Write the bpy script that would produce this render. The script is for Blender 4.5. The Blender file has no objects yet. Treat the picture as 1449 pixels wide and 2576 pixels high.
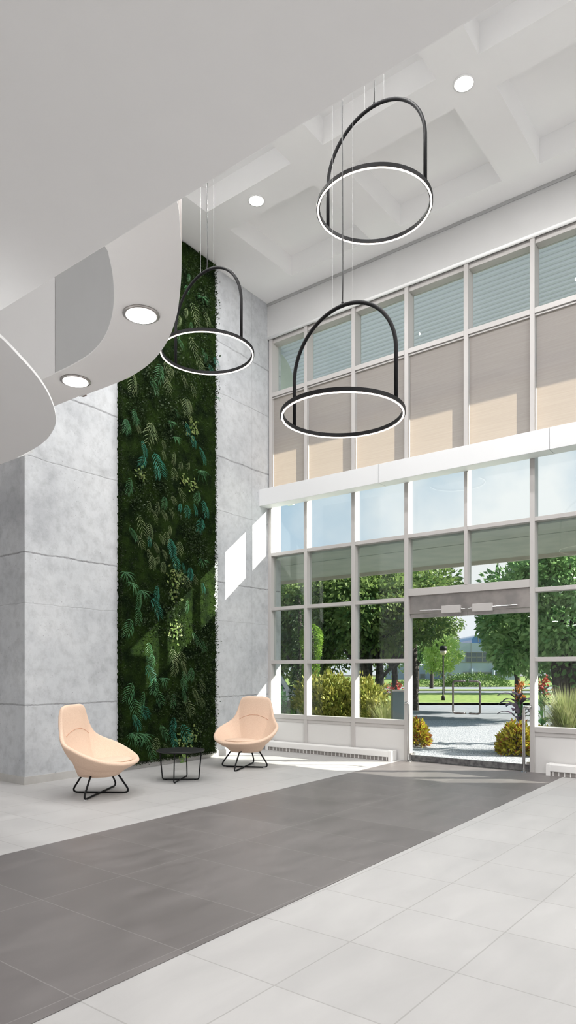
import bpy, bmesh, math, random
import numpy as np
from mathutils import Vector, Matrix
C = bpy.context.scene.collection
random.seed(4); RNG = np.random.default_rng(7)
PI = math.pi

# ------------------------------------------------------------------ materials
def mat(name, col, rough=.6, metal=0., spec=.5, emit=None, estr=0.):
    m = bpy.data.materials.new(name); m.use_nodes = True
    b = m.node_tree.nodes['Principled BSDF']
    b.inputs['Base Color'].default_value = (*col, 1)
    b.inputs['Roughness'].default_value = rough
    b.inputs['Metallic'].default_value = metal
    b.inputs['Specular IOR Level'].default_value = spec
    if emit:
        b.inputs['Emission Color'].default_value = (*emit, 1)
        b.inputs['Emission Strength'].default_value = estr
    return m
def N(m, kind, **kw):
    n = m.node_tree.nodes.new(kind)
    for k, v in kw.items():
        if k in n.inputs: n.inputs[k].default_value = v
        else: setattr(n, k, v)
    return n
def L(m, a, b): m.node_tree.links.new(a, b)
def BS(m): return m.node_tree.nodes['Principled BSDF']
def ramp(m, fac, stops):
    r = N(m, 'ShaderNodeValToRGB'); e = r.color_ramp.elements
    e[0].position, e[0].color = stops[0][0], (*stops[0][1], 1)
    e[1].position, e[1].color = stops[-1][0], (*stops[-1][1], 1)
    for p, c in stops[1:-1]:
        x = e.new(p); x.color = (*c, 1)
    L(m, fac, r.inputs['Fac']); return r
def noise(m, scale, detail=4, vec=None, rough=.5, dist=0.):
    n = N(m, 'ShaderNodeTexNoise', Scale=scale, Detail=detail, Roughness=rough, Distortion=dist)
    if vec is None:
        g = N(m, 'ShaderNodeNewGeometry'); vec = g.outputs['Position']
    L(m, vec, n.inputs['Vector']); return n
def mth(m, op, a, b=None, c=None, clamp=False):
    n = N(m, 'ShaderNodeMath', operation=op, use_clamp=clamp)
    for i, v in enumerate((a, b, c)):
        if v is None: continue
        if isinstance(v, (int, float)): n.inputs[i].default_value = v
        else: L(m, v, n.inputs[i])
    return n.outputs[0]
def noisy(name, c1, c2, scale, rough=.6, detail=4, bump=0., lo=.35, hi=.65, metal=0., spec=.5, bscale=None):
    m = mat(name, c1, rough, metal, spec)
    n = noise(m, scale, detail); r = ramp(m, n.outputs['Fac'], [(lo, c1), (hi, c2)])
    L(m, r.outputs['Color'], BS(m).inputs['Base Color'])
    if bump:
        nb = noise(m, bscale or scale*3, 5); bp = N(m, 'ShaderNodeBump', Strength=bump, Distance=.02)
        L(m, nb.outputs['Fac'], bp.inputs['Height']); L(m, bp.outputs['Normal'], BS(m).inputs['Normal'])
    return m
def leafmat(name, c1, c2, scale=3., trans=.3, rough=.5, spec=.35):
    m = noisy(name, c1, c2, scale, rough, 3, spec=spec)
    nt = m.node_tree; out = nt.nodes['Material Output']
    tr = N(m, 'ShaderNodeBsdfTranslucent'); mx = N(m, 'ShaderNodeMixShader', Fac=trans)
    col = BS(m).inputs['Base Color'].links[0].from_socket
    L(m, col, tr.inputs['Color']); L(m, BS(m).outputs[0], mx.inputs[1]); L(m, tr.outputs[0], mx.inputs[2])
    L(m, mx.outputs[0], out.inputs['Surface']); return m

M = {}
M['white'] = mat('white_paint', (.90, .90, .90), .7)
M['ceil'] = noisy('ceiling_paint', (.925, .925, .925), (.94, .94, .94), 1.2, .8)
M['slab'] = noisy('grey_soffit_paint', (.925, .925, .925), (.94, .94, .94), 2., .9)
M['bulk'] = noisy('pale_grey_paint', (0.568, 0.568, 0.563), (0.593, 0.593, 0.589), 1.5, .8)
M['soffit'] = noisy('warm_white_paint', (.90, .885, .875), (.92, .905, .895), 1.5, .75)
M['frame'] = mat('window_frame_paint', (.48, .462, .45), .45)
M['panel'] = mat('spandrel_paint', (.66, .65, .64), .5)
M['shelf'] = mat('shelf_paint', (.70, .71, .72), .5)
M['alu'] = noisy('brushed_metal', (.42, .40, .39), (.55, .52, .50), 6, .32, metal=1.)
M['steel'] = mat('stainless_steel', (.62, .62, .62), .2, 1.)
M['darkchrome'] = mat('dark_chrome', (.20, .19, .185), .22, 1.)
M['darksteel'] = noisy('worn_grey_metal', (.10, .10, .105), (.22, .22, .22), 14, .4, metal=.6)
M['black'] = mat('black_powder_coat', (.006, .006, .007), .6, 0., .25)
M['tabletop'] = mat('black_table_top', (.006, .006, .007), .5)
M['led'] = mat('led_diffuser', (1, .95, .9), .5, emit=(1, .90, .82), estr=3.)
M['lamp'] = mat('downlight_lens', (1, 1, 1), .5, emit=(1, .97, .93), estr=14.)
M['cable'] = mat('cable_grey', (.06, .06, .06), .5)
M['wire'] = mat('thin_steel_wire', (.45, .45, .45), .4, .6)
M['base'] = noisy('baseboard_tile', (.44, .43, .41), (.50, .49, .47), 5, .5)
M['heater'] = mat('heater_enamel', (.80, .79, .78), .4)
M['grille'] = mat('heater_grille', (.30, .28, .27), .5, .3)

# glass: clear pane with fresnel mirror reflection
def glass(name, tint, refl=1.):
    m = bpy.data.materials.new(name); m.use_nodes = True; nt = m.node_tree
    nt.nodes.remove(BS(m)); out = nt.nodes['Material Output']
    t = N(m, 'ShaderNodeBsdfTransparent', Color=(*tint, 1)); g = N(m, 'ShaderNodeBsdfGlossy', Roughness=.0)
    ge = N(m, 'ShaderNodeNewGeometry'); dt = N(m, 'ShaderNodeVectorMath', operation='DOT_PRODUCT')
    L(m, ge.outputs['Incoming'], dt.inputs[0]); L(m, ge.outputs['Normal'], dt.inputs[1])
    q = mth(m, 'POWER', mth(m, 'SUBTRACT', 1., mth(m, 'ABSOLUTE', dt.outputs['Value']), clamp=True), 5.)   # Schlick, the same from both faces
    k = mth(m, 'MULTIPLY', mth(m, 'MULTIPLY_ADD', q, .96, .04), refl)
    mx = N(m, 'ShaderNodeMixShader'); L(m, k, mx.inputs[0]); L(m, t.outputs[0], mx.inputs[1]); L(m, g.outputs[0], mx.inputs[2])
    L(m, mx.outputs[0], out.inputs['Surface']); return m
M['glass'] = glass('window_glass', (.93, .96, .955), .7)
M['doorglass'] = glass('door_glass', (.97, .985, .985), .25)
M['darkglass'] = mat('dark_building_glass', (.05, .08, .10), .08, 0., .9)
M['domeglass'] = mat('blue_dome_glass', (.03, .16, .36), .12, 0., .9)

# blind: translucent fabric
def blindmat():
    m = noisy('blind_fabric', (.66, .60, .55), (.69, .635, .58), 25, .9)
    g = N(m, 'ShaderNodeNewGeometry'); mp = N(m, 'ShaderNodeMapping'); mp.inputs['Scale'].default_value = (2, 2, 90)
    L(m, g.outputs['Position'], mp.inputs['Vector'])
    n = noise(m, 1., 3, mp.outputs[0]); r = ramp(m, n.outputs['Fac'], [(.3, (.33, .305, .30)), (.7, (.38, .355, .345))])
    L(m, r.outputs['Color'], BS(m).inputs['Base Color'])
    out = m.node_tree.nodes['Material Output']
    tr = N(m, 'ShaderNodeBsdfTranslucent'); tr.inputs['Color'].default_value = (.47, .37, .285, 1)
    mx = N(m, 'ShaderNodeMixShader', Fac=.34)
    L(m, BS(m).outputs[0], mx.inputs[1]); L(m, tr.outputs[0], mx.inputs[2]); L(m, mx.outputs[0], out.inputs['Surface'])
    return m
M['blind'] = blindmat()

# cast concrete with board joints, pits and stains
def concrete():
    m = mat('cast_concrete', (.7, .7, .7), .8)
    g = N(m, 'ShaderNodeNewGeometry'); P = g.outputs['Position']; s = N(m, 'ShaderNodeSeparateXYZ'); L(m, P, s.inputs[0])
    n1 = noise(m, .9, 6, P, .65); n2 = noise(m, 7, 6, P, .7); wob = noise(m, 1.3, 6, P, .75)
    a = ramp(m, n1.outputs['Fac'], [(.30, (.42, .435, .455)), (.46, (.53, .548, .567)), (.68, (.61, .625, .64))])
    b = ramp(m, n2.outputs['Fac'], [(.3, (.80, .80, .80)), (.55, (1, 1, 1))])
    mx = N(m, 'ShaderNodeMix', data_type='RGBA', blend_type='MULTIPLY'); mx.inputs[0].default_value = 1.
    L(m, a.outputs[0], mx.inputs[6]); L(m, b.outputs[0], mx.inputs[7])
    col = mx.outputs[2]
    zz = mth(m, 'ADD', s.outputs[2], mth(m, 'MULTIPLY', mth(m, 'SUBTRACT', wob.outputs['Fac'], .5), .09))
    tot = None
    for z, w, k in ((1.05, .018, .8), (2.40, .010, .3), (3.08, .018, .9), (4.36, .012, .5), (5.32, .020, .9), (6.45, .012, .5), (7.35, .016, .7)):
        d = mth(m, 'ABSOLUTE', mth(m, 'SUBTRACT', zz, z))
        v = mth(m, 'MULTIPLY', mth(m, 'SUBTRACT', 1., mth(m, 'DIVIDE', d, w), clamp=True), k)
        tot = v if tot is None else mth(m, 'ADD', tot, v)
    br = noise(m, 14, 3, P); tot = mth(m, 'MULTIPLY', tot, mth(m, 'MULTIPLY', br.outputs['Fac'], 1.8), clamp=True)
    dy = mth(m, 'ABSOLUTE', mth(m, 'SUBTRACT', mth(m, 'ADD', s.outputs[1], mth(m, 'MULTIPLY', wob.outputs['Fac'], .03)), 9.72))
    vv = mth(m, 'MULTIPLY', mth(m, 'SUBTRACT', 1., mth(m, 'DIVIDE', dy, .012), clamp=True), mth(m, 'MULTIPLY', n2.outputs['Fac'], .5))
    tot = mth(m, 'ADD', tot, vv, clamp=True)
    # pits
    vo = N(m, 'ShaderNodeTexVoronoi', Scale=9.); L(m, P, vo.inputs['Vector'])
    pit = mth(m, 'LESS_THAN', vo.outputs['Distance'], .07)
    vo2 = N(m, 'ShaderNodeTexVoronoi', Scale=28.); L(m, P, vo2.inputs['Vector'])
    pn = noise(m, 1.7, 3, P); pit2 = mth(m, 'MULTIPLY', mth(m, 'LESS_THAN', vo2.outputs['Distance'], .11), mth(m, 'GREATER_THAN', pn.outputs['Fac'], .5))
    pits = mth(m, 'MULTIPLY', mth(m, 'MAXIMUM', pit, pit2), .5)
    tot = mth(m, 'MAXIMUM', tot, pits)
    m2 = N(m, 'ShaderNodeMix', data_type='RGBA'); L(m, tot, m2.inputs[0]); L(m, col, m2.inputs[6]); m2.inputs[7].default_value = (.22, .22, .23, 1)
    L(m, m2.outputs[2], BS(m).inputs['Base Color'])
    bp = N(m, 'ShaderNodeBump', Strength=.35, Distance=.01); hh = mth(m, 'SUBTRACT', n2.outputs['Fac'], mth(m, 'MULTIPLY', tot, 2.))
    L(m, hh, bp.inputs['Height']); L(m, bp.outputs[0], BS(m).inputs['Normal'])
    return m
M['concrete'] = concrete()

# floor tiles: grout lines on a grid
def tiles(name, c1, c2, grout, px, py, ox, oy, rough, gw=.004):
    m = mat(name, c1, rough)
    g = N(m, 'ShaderNodeNewGeometry'); P = g.outputs['Position']; s = N(m, 'ShaderNodeSeparateXYZ'); L(m, P, s.inputs[0])
    def line(v, p, o):
        t = mth(m, 'PINGPONG', mth(m, 'SUBTRACT', v, o), p/2)
        return mth(m, 'LESS_THAN', t, gw)
    ln = mth(m, 'MAXIMUM', line(s.outputs[0], px, ox), line(s.outputs[1], py, oy))
    def cell(v, p, o): return mth(m, 'FLOOR', mth(m, 'DIVIDE', mth(m, 'SUBTRACT', v, o), p))
    cx = N(m, 'ShaderNodeCombineXYZ'); L(m, cell(s.outputs[0], px, ox), cx.inputs[0]); L(m, cell(s.outputs[1], py, oy), cx.inputs[1])
    wn = N(m, 'ShaderNodeTexWhiteNoise'); L(m, cx.outputs[0], wn.inputs['Vector'])
    mp = N(m, 'ShaderNodeMapping'); mp.inputs['Scale'].default_value = (3.2, 1., 1.); L(m, P, mp.inputs['Vector'])
    n = noise(m, 1.5, 7, mp.outputs[0], .6, .6)
    f = mth(m, 'ADD', mth(m, 'MULTIPLY', n.outputs['Fac'], .8), mth(m, 'MULTIPLY', wn.outputs['Value'], .2))
    r = ramp(m, f, [(.3, c1), (.7, c2)])
    mx = N(m, 'ShaderNodeMix', data_type='RGBA'); L(m, ln, mx.inputs[0]); L(m, r.outputs[0], mx.inputs[6]); mx.inputs[7].default_value = (*grout, 1)
    L(m, mx.outputs[2], BS(m).inputs['Base Color'])
    rr = mth(m, 'MULTIPLY_ADD', n.outputs['Fac'], .25, rough-.12); L(m, rr, BS(m).inputs['Roughness'])
    return m
M['floor'] = tiles('pale_floor_tile', (.405, .398, .393), (.46, .452, .445), (.33, .32, .31), .628, .665, -2.68, 3.19, .48)
M['band'] = tiles('charcoal_floor_tile', (.125, .113, .111), (.170, .156, .153), (.22, .21, .20), 1.30, .665, -4.02, 3.19, .42, .003)

def fabric():
    m = noisy('peach_wool_fabric', (.76, .55, .415), (.84, .64, .50), 130, .95, 3, bump=.25, bscale=260, spec=.15)
    return m
M['fabric'] = fabric()
M['seam'] = mat('peach_seam_thread', (.66, .38, .26), .9)
M['glide'] = mat('white_plastic', (.8, .8, .8), .5)
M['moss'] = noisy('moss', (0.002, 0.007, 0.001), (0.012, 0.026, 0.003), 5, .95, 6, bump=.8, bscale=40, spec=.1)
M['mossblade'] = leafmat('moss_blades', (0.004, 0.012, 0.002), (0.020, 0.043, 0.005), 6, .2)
M['fernO'] = leafmat('olive_fern', (0.120, 0.180, 0.075), (0.225, 0.270, 0.128), 9, .2)
M['fernG'] = leafmat('green_fern', (0.035, 0.140, 0.056), (0.091, 0.238, 0.098), 9, .2)
M['fernT'] = leafmat('teal_fern', (0.014, 0.144, 0.101), (0.043, 0.259, 0.180), 9, .2)
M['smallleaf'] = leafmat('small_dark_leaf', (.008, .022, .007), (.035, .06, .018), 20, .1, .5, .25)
M['ivy'] = leafmat('ivy_leaf', (.10, .19, .04), (.26, .30, .10), 14, .15)

M['asphalt'] = noisy('asphalt', (0.217, 0.237, 0.268), (0.268, 0.287, 0.319), 3, .9, 6)
M['gravel'] = noisy('gravel', (0.140, 0.156, 0.183), (0.575, 0.591, 0.627), 38, .9, 3, bump=.5, bscale=60, lo=.40, hi=.60)
M['lawn'] = noisy('lawn', (0.116, 0.209, 0.035), (0.267, 0.336, 0.075), 3.5, .95, 6, bump=.6, bscale=30)
M['mulch'] = noisy('mulch', (0.029, 0.035, 0.017), (0.081, 0.070, 0.035), 5, .95, 6, bump=.6)
M['kerb'] = mat('kerb_concrete', (0.261, 0.261, 0.261), .9)
M['bark'] = noisy('dark_bark', (.035, .030, .026), (.09, .08, .07), 12, .9, 5, bump=.8)
M['palebark'] = noisy('pale_bark', (0.186, 0.168, 0.145), (0.290, 0.273, 0.244), 12, .9, 5)
M['leafdark'] = leafmat('tree_leaf_dark', (0.049, 0.112, 0.031), (0.223, 0.306, 0.090), 1.3, .4)
M['leafmid'] = leafmat('tree_leaf_mid', (0.110, 0.253, 0.084), (0.305, 0.465, 0.186), 1.3, .4)
M['leaflight'] = leafmat('tree_leaf_light', (0.367, 0.531, 0.163), (0.672, 0.774, 0.305), 1.8, .45)
M['cedar'] = leafmat('cedar_spray', (0.093, 0.209, 0.017), (0.220, 0.360, 0.046), 3, .2)
M['cedardark'] = leafmat('dark_cedar_spray', (0.017, 0.052, 0.012), (0.052, 0.110, 0.023), 3, .2)
M['shrub'] = leafmat('yellow_green_shrub', (0.166, 0.217, 0.039), (0.447, 0.421, 0.102), 7, .25)
M['hedge'] = leafmat('hedge_leaf', (0.041, 0.104, 0.017), (0.116, 0.197, 0.041), 5, .2)
M['coleus'] = leafmat('coleus_leaf', (0.317, 0.317, 0.022), (0.543, 0.452, 0.060), 9, .25)
M['coleusred'] = leafmat('coleus_red_leaf', (0.244, 0.058, 0.017), (0.348, 0.145, 0.035), 9, .25)
M['purple'] = leafmat('purple_canna_leaf', (.025, .02, .035), (.11, .08, .12), 4, .1, .35)
M['cannagreen'] = leafmat('canna_leaf', (0.029, 0.116, 0.035), (0.070, 0.197, 0.058), 4, .25)
M['grassblade'] = leafmat('ornamental_grass', (0.256, 0.317, 0.105), (0.498, 0.498, 0.272), 6, .3)
M['grassgreen'] = leafmat('green_grass_blade', (0.058, 0.162, 0.029), (0.128, 0.244, 0.052), 6, .3)
M['red'] = leafmat('red_petal', (0.360, 0.023, 0.023), (0.464, 0.070, 0.046), 12, .2)
M['orange'] = leafmat('orange_petal', (0.464, 0.128, 0.029), (0.493, 0.244, 0.058), 12, .2)
M['panelbld'] = noisy('office_wall_panel', (0.295, 0.348, 0.453), (0.348, 0.401, 0.504), .4, .8)
M['carpaint'] = mat('white_car_paint', (0.566, 0.573, 0.588), .25)
M['carglass'] = mat('car_window', (.03, .05, .07), .1, 0, .8)
M['rubber'] = mat('rubber', (.02, .02, .02), .8)
M['amber'] = mat('amber_lens', (.8, .3, .05), .3)
M['globe'] = mat('lamp_globe', (0.493, 0.418, 0.348), .3)
M['reflection_box'] = mat('dark_green_reflection', (.07, .10, .11), .3)  # colour of the box that mimics a dark reflection
M['beam'] = noisy('grey_green_render', (.50, .56, .51), (.58, .63, .57), 2.5, .85, 5)
M['cream'] = mat('cream_edge_paint', (0.504, 0.479, 0.406), .6)
def corrug():
    m = mat('corrugated_deck', (.5, .6, .64), .5)
    g = N(m, 'ShaderNodeNewGeometry'); s = N(m, 'ShaderNodeSeparateXYZ'); L(m, g.outputs['Position'], s.inputs[0])
    t = mth(m, 'PINGPONG', s.outputs[1], .075)
    f = mth(m, 'DIVIDE', t, .075)
    r = ramp(m, f, [(.0, (.40, .43, .54)), (.18, (.62, .65, .80)), (1., (.70, .73, .88))])
    L(m, r.outputs[0], BS(m).inputs['Base Color'])
    bp = N(m, 'ShaderNodeBump', Strength=.6, Distance=.03); L(m, f, bp.inputs['Height']); L(m, bp.outputs[0], BS(m).inputs['Normal'])
    return m
M['corrug'] = corrug()

# ------------------------------------------------------------------ helpers
def tag(o, label=None, cat=None, group=None, kind=None):
    if label: o['label'] = label
    if cat: o['category'] = cat
    if group: o['group'] = group
    if kind: o['kind'] = kind
    return o
def empty(name, loc=(0, 0, 0), rz=0.):
    o = bpy.data.objects.new(name, None); o.location = loc; o.rotation_euler = (0, 0, rz); o.empty_display_size = .2
    C.objects.link(o); return o
class MB:
    """collects geometry for ONE mesh object"""
    def __init__(s): s.v = []; s.f = []; s.mi = []
    def add(s, vs, fs, mi=0):
        k = len(s.v); s.v += [tuple(v) for v in vs]; s.f += [tuple(i+k for i in f) for f in fs]; s.mi += [mi]*len(fs); return s
    def box(s, x0, x1, y0, y1, z0, z1, mi=0):
        vs = [(x, y, z) for z in (z0, z1) for y in (y0, y1) for x in (x0, x1)]
        return s.add(vs, [(0, 2, 3, 1), (4, 5, 7, 6), (0, 1, 5, 4), (1, 3, 7, 5), (3, 2, 6, 7), (2, 0, 4, 6)], mi)
    def prism(s, poly, z0, z1, mi=0):
        n = len(poly); a = sum(poly[i][0]*poly[(i+1) % n][1]-poly[(i+1) % n][0]*poly[i][1] for i in range(n))
        if a < 0: poly = poly[::-1]
        vs = [(x, y, z0) for x, y in poly]+[(x, y, z1) for x, y in poly]
        fs = [tuple(range(n))[::-1], tuple(range(n, 2*n))]+[(i, (i+1) % n, (i+1) % n+n, i+n) for i in range(n)]
        return s.add(vs, fs, mi)
    def tube(s, pts, r, seg=10, closed=False, mi=0, sq=None):
        pts = [Vector(p) for p in pts]; n = len(pts); rr = r if hasattr(r, '__len__') else [r]*n
        T = []
        for i in range(n):
            a = pts[i-1] if (i > 0 or closed) else pts[i]; b = pts[(i+1) % n] if (i < n-1 or closed) else pts[i]
            T.append((b-a).normalized())
        up = Vector((0, 0, 1)) if abs(T[0].z) < .9 else Vector((1, 0, 0))
        nn = (up-T[0]*up.dot(T[0])).normalized(); vs = []
        for i in range(n):
            if i: nn = (nn-T[i]*nn.dot(T[i])).normalized()
            bb = T[i].cross(nn)
            for j in range(seg):
                a = 2*PI*j/seg; vs.append(pts[i]+nn*(math.cos(a)*rr[i])+bb*(math.sin(a)*rr[i]))
        fs = []
        for i in range(n if closed else n-1):
            for j in range(seg):
                a, b = i*seg+j, i*seg+(j+1) % seg; c, d = ((i+1) % n)*seg+(j+1) % seg, ((i+1) % n)*seg+j
                fs.append((a, b, c, d))
        if not closed: fs += [tuple(range(seg))[::-1], tuple(range((n-1)*seg, n*seg))]
        return s.add(vs, fs, mi)
    def lathe(s, prof, c=(0, 0, 0), seg=32, mi=0, sx=1., sy=1.):
        vs = []; fs = []; n = len(prof)
        for r, z in prof:
            for j in range(seg):
                a = 2*PI*j/seg; vs.append((c[0]+r*math.cos(a)*sx, c[1]+r*math.sin(a)*sy, c[2]+z))
        for i in range(n-1):
            for j in range(seg): fs.append((i*seg+j, i*seg+(j+1) % seg, (i+1)*seg+(j+1) % seg, (i+1)*seg+j))
        fs += [tuple(range(seg))[::-1], tuple(range((n-1)*seg, n*seg))]
        return s.add(vs, fs, mi)
    def build(s, name, m, parent=None, smooth=False, bevel=0., loc=None):
        me = bpy.data.meshes.new(name); me.from_pydata(s.v, [], s.f)
        for x in (m if isinstance(m, (list, tuple)) else [m]): me.materials.append(x)
        if any(s.mi): me.polygons.foreach_set('material_index', s.mi)
        if smooth: me.polygons.foreach_set('use_smooth', [True]*len(me.polygons))
        me.update(); o = bpy.data.objects.new(name, me); C.objects.link(o)
        if parent: o.parent = parent
        if loc: o.location = loc
        if bevel:
            b = o.modifiers.new('bevel', 'BEVEL'); b.width = bevel; b.segments = 2; b.limit_method = 'ANGLE'
        return o
def fillet(pts, r, n=6, closed=False):
    pts = [Vector(p) for p in pts]; out = []; m = len(pts)
    for i, p in enumerate(pts):
        if not closed and i in (0, m-1): out.append(p); continue
        a = (pts[i-1]-p); b = (pts[(i+1) % m]-p); la, lb = a.length, b.length; a.normalize(); b.normalize()
        ang = a.angle(b); t = min(r/math.tan(ang/2), la*.45, lb*.45)
        q0, q1 = p+a*t, p+b*t
        for k in range(n+1):
            u = k/n; out.append(q0*(1-u)**2+p*2*u*(1-u)+q1*u*u)
    return out
def npmesh(name, V, F, m, parent=None, midx=None, smooth=False):
    me = bpy.data.meshes.new(name); k = F.shape[1]
    me.vertices.add(len(V)); me.vertices.foreach_set('co', V.astype(np.float32).ravel())
    me.loops.add(F.size); me.loops.foreach_set('vertex_index', F.astype(np.int32).ravel())
    me.polygons.add(len(F)); me.polygons.foreach_set('loop_start', np.arange(0, F.size, k, dtype=np.int32))
    me.polygons.foreach_set('loop_total', np.full(len(F), k, dtype=np.int32))
    for x in (m if isinstance(m, (list, tuple)) else [m]): me.materials.append(x)
    if midx is not None: me.polygons.foreach_set('material_index', midx.astype(np.int32))
    me.update(calc_edges=True); me.validate()
    o = bpy.data.objects.new(name, me); C.objects.link(o)
    if parent: o.parent = parent
    return o
def leafquads(P, D, size, wid=.45, up=None):
    """P points, D leaf directions, rhombus leaves"""
    n = len(P); D = D/np.linalg.norm(D, axis=1, keepdims=True)
    A = RNG.normal(size=(n, 3)) if up is None else up+RNG.normal(size=(n, 3))*.25
    S = np.cross(D, A); S /= np.linalg.norm(S, axis=1, keepdims=True)+1e-9
    sz = size*RNG.uniform(.6, 1.3, (n, 1)); w = sz*wid
    V = np.stack([P, P+D*sz*.45+S*w*.5, P+D*sz, P+D*sz*.45-S*w*.5], 1).reshape(-1, 3)
    F = np.arange(4*n).reshape(-1, 4); return V, F
def clumps(center, rad, nclump, nleaf, crad, squash=.75):
    c = np.array(center); u = RNG.normal(size=(nclump, 3)); u /= np.linalg.norm(u, axis=1, keepdims=True)
    cc = u*RNG.uniform(.35, 1., (nclump, 1))**.6*np.array(rad)+c
    idx = RNG.integers(0, nclump, nleaf); v = RNG.normal(size=(nleaf, 3)); v /= np.linalg.norm(v, axis=1, keepdims=True)
    cr = (crad*RNG.uniform(.6, 1.3, nclump))[idx][:, None]
    P = cc[idx]+v*cr*RNG.uniform(.5, 1., (nleaf, 1))*np.array([1, 1, squash])
    return P, v, cc
F2 = (-.6151, .7885); R2 = (.7885, .6151)
def S(d, r, z=0.):            # the street outside runs at an angle to the building: d across it, r along it
    return (d*F2[0]+r*R2[0], d*F2[1]+r*R2[1], z)
SRZ = math.atan2(R2[1], R2[0])

# ------------------------------------------------------------------ room shell
CZ = 8.63
def struct(o): o['kind'] = 'structure'; return o
XW0, XW1 = -8.45, -8.27           # concrete wall at the windows / at its free corner
YC = 4.95
struct(MB().prism([(XW0, 10.2), (XW0, 10.6), (-14, 10.6), (-14, YC), (XW1, YC)], -.02, 8.75).build('wall_left', M['concrete']))
fl = MB().prism([(-14, -7), (9, -7), (9, 10.45), (-14, 10.45)], -.2, 0.); struct(fl.build('floor', M['floor']))
struct(MB().prism([(-5.25, -7), (-2.64, -7), (-2.64, 1.6), (-2.88, 10.2), (-5.53, 10.2), (-5.25, 2.9)], .0005, .004).build('floor_band', M['band']))
# coffered ceiling
def coffered():
    mb = MB(); xs = [-7.5+2.2*i for i in range(-1, 7)]; ys = [8.1-2.155*i for i in range(0, 7)][::-1]
    w, l, dp = 1.66, 1.615, .36
    X = [-14]; Y = [-7.0]
    for x in xs[1:]: X += [x, x+w]
    X += [9]
    for y in ys: Y += [y, y+l]
    Y += [10.6]
    for i in range(len(X)-1):
        for j in range(len(Y)-1):
            x0, x1, y0, y1 = X[i], X[i+1], Y[j], Y[j+1]
            if i % 2 and j % 2:
                k = .16; a = [(x0, y0), (x1, y0), (x1, y1), (x0, y1)]
                lo = [(p[0], p[1], CZ) for p in a]; hi = [(p[0], p[1], CZ+dp) for p in a]
                mb.add(lo+hi, [(0, 4, 5, 1), (1, 5, 6, 2), (2, 6, 7, 3), (3, 7, 4, 0), (4, 7, 6, 5)])
            else:
                mb.add([(x0, y0, CZ), (x1, y0, CZ), (x1, y1, CZ), (x0, y1, CZ)], [(0, 3, 2, 1)])
    return mb
struct(coffered().build('ceiling', M['ceil']))
struct(MB().box(-14, 9, -7., 10.6, CZ+.45, CZ+.6).build('ceiling_roof_deck', M['white']))
# upper wall over the windows
struct(MB().box(XW0, 9, 10.18, 10.6, 7.97, CZ).build('wall_back', M['bulk']))
struct(MB().box(XW0, 9, 10.165, 10.2, CZ-.05, CZ-.001).build('trim_1', mat('painted_gap_shade', (.42, .42, .42), .9)))  # solid strip; the shade of the gap is put into its grey
tb = MB(); tb.tube([(XW0, 10.185, 7.955), (-1.2, 10.185, 7.955)], .028, 10); struct(tb.build('trim_2', M['white'], smooth=True))
struct(MB().box(-1.2, 9, 10.2, 10.6, 0, 7.97).build('wall_back_right', M['bulk']))
struct(MB().box(9, 9.3, -7.3, 10.6, 0, 9).build('wall_right', M['white']))
struct(MB().box(-14.3, 9, -7.3, -7., 0, 9).build('wall_rear', M['white']))
struct(MB().box(-14.3, -14, -7, 10.6, 0, 9).build('wall_far_left', M['white']))
# baseboards
def base(p0, p1, t, name):
    a = Vector((p0[0], p0[1], 0)); b = Vector((p1[0], p1[1], 0)); d = (b-a).normalized(); n = Vector((d.y, -d.x, 0))*t
    return struct(MB().prism([a[:2], b[:2], (b+n)[:2], (a+n)[:2]], 0, .105).build(name, M['base']))
base((-13.9, YC-.001), (XW1+.012, YC-.001), .012, 'baseboard_front')
g = (XW1-XW0)/(YC-10.2)
yy = [YC-.01, 6.05, 7.35, 8.62, 10.0]
for a, b in zip(yy, yy[1:]):
    base((XW0+(a-10.2)*g, a+.004), (XW0+(b-10.2)*g, b-.004), .014, 'baseboard_left')
# low ceiling over the camera
struct(MB().box(-9, 9, -7, 1.70, 3.2, 3.62).build('ceiling_low', M['slab'], bevel=.008))
# curved balcony soffit
outer = [(-2.22, 1.2), (-2.24, 1.75), (-2.36, 2.10), (-2.475, 2.29), (-2.584, 2.41), (-2.723, 2.551), (-2.827, 2.651), (-2.975, 2.784), (-3.181, 2.956), (-3.344, 3.076), (-3.536, 3.198), (-3.77, 3.314), (-3.987, 3.388), (-4.23, 3.432), (-4.468, 3.44), (-4.877, 3.425), (-5.178, 3.41), (-9, 3.40)]
inner = [(-2.86, 1.2), (-2.90, 1.75), (-2.98, 2.12), (-3.052, 2.302), (-3.117, 2.378), (-3.227, 2.484), (-3.356, 2.593), (-3.483, 2.691), (-3.678, 2.816), (-3.888, 2.923), (-4.118, 3.000), (-4.315, 3.030), (-4.488, 3.04), (-4.647, 3.04)]
def cr(pts, n=5):
    out = []; P = [Vector(p) for p in pts]
    for i in range(len(P)-1):
        p0, p1, p2, p3 = P[max(i-1, 0)], P[i], P[i+1], P[min(i+2, len(P)-1)]
        for k in range(n):
            t = k/n; out.append(.5*((2*p1)+(p2-p0)*t+(2*p0-5*p1+4*p2-p3)*t*t+(3*p1-p0-3*p2+p3)*t**3))
    out.append(P[-1]); return [tuple(p) for p in out]
O2 = cr(outer); I2 = cr(inner)
so = MB(); poly = O2+[(-9, 3.02)]+I2[::-1]; so.prism(poly, 3.8, 3.808)
struct(so.build('ceiling_curved_soffit', M['soffit']))
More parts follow.
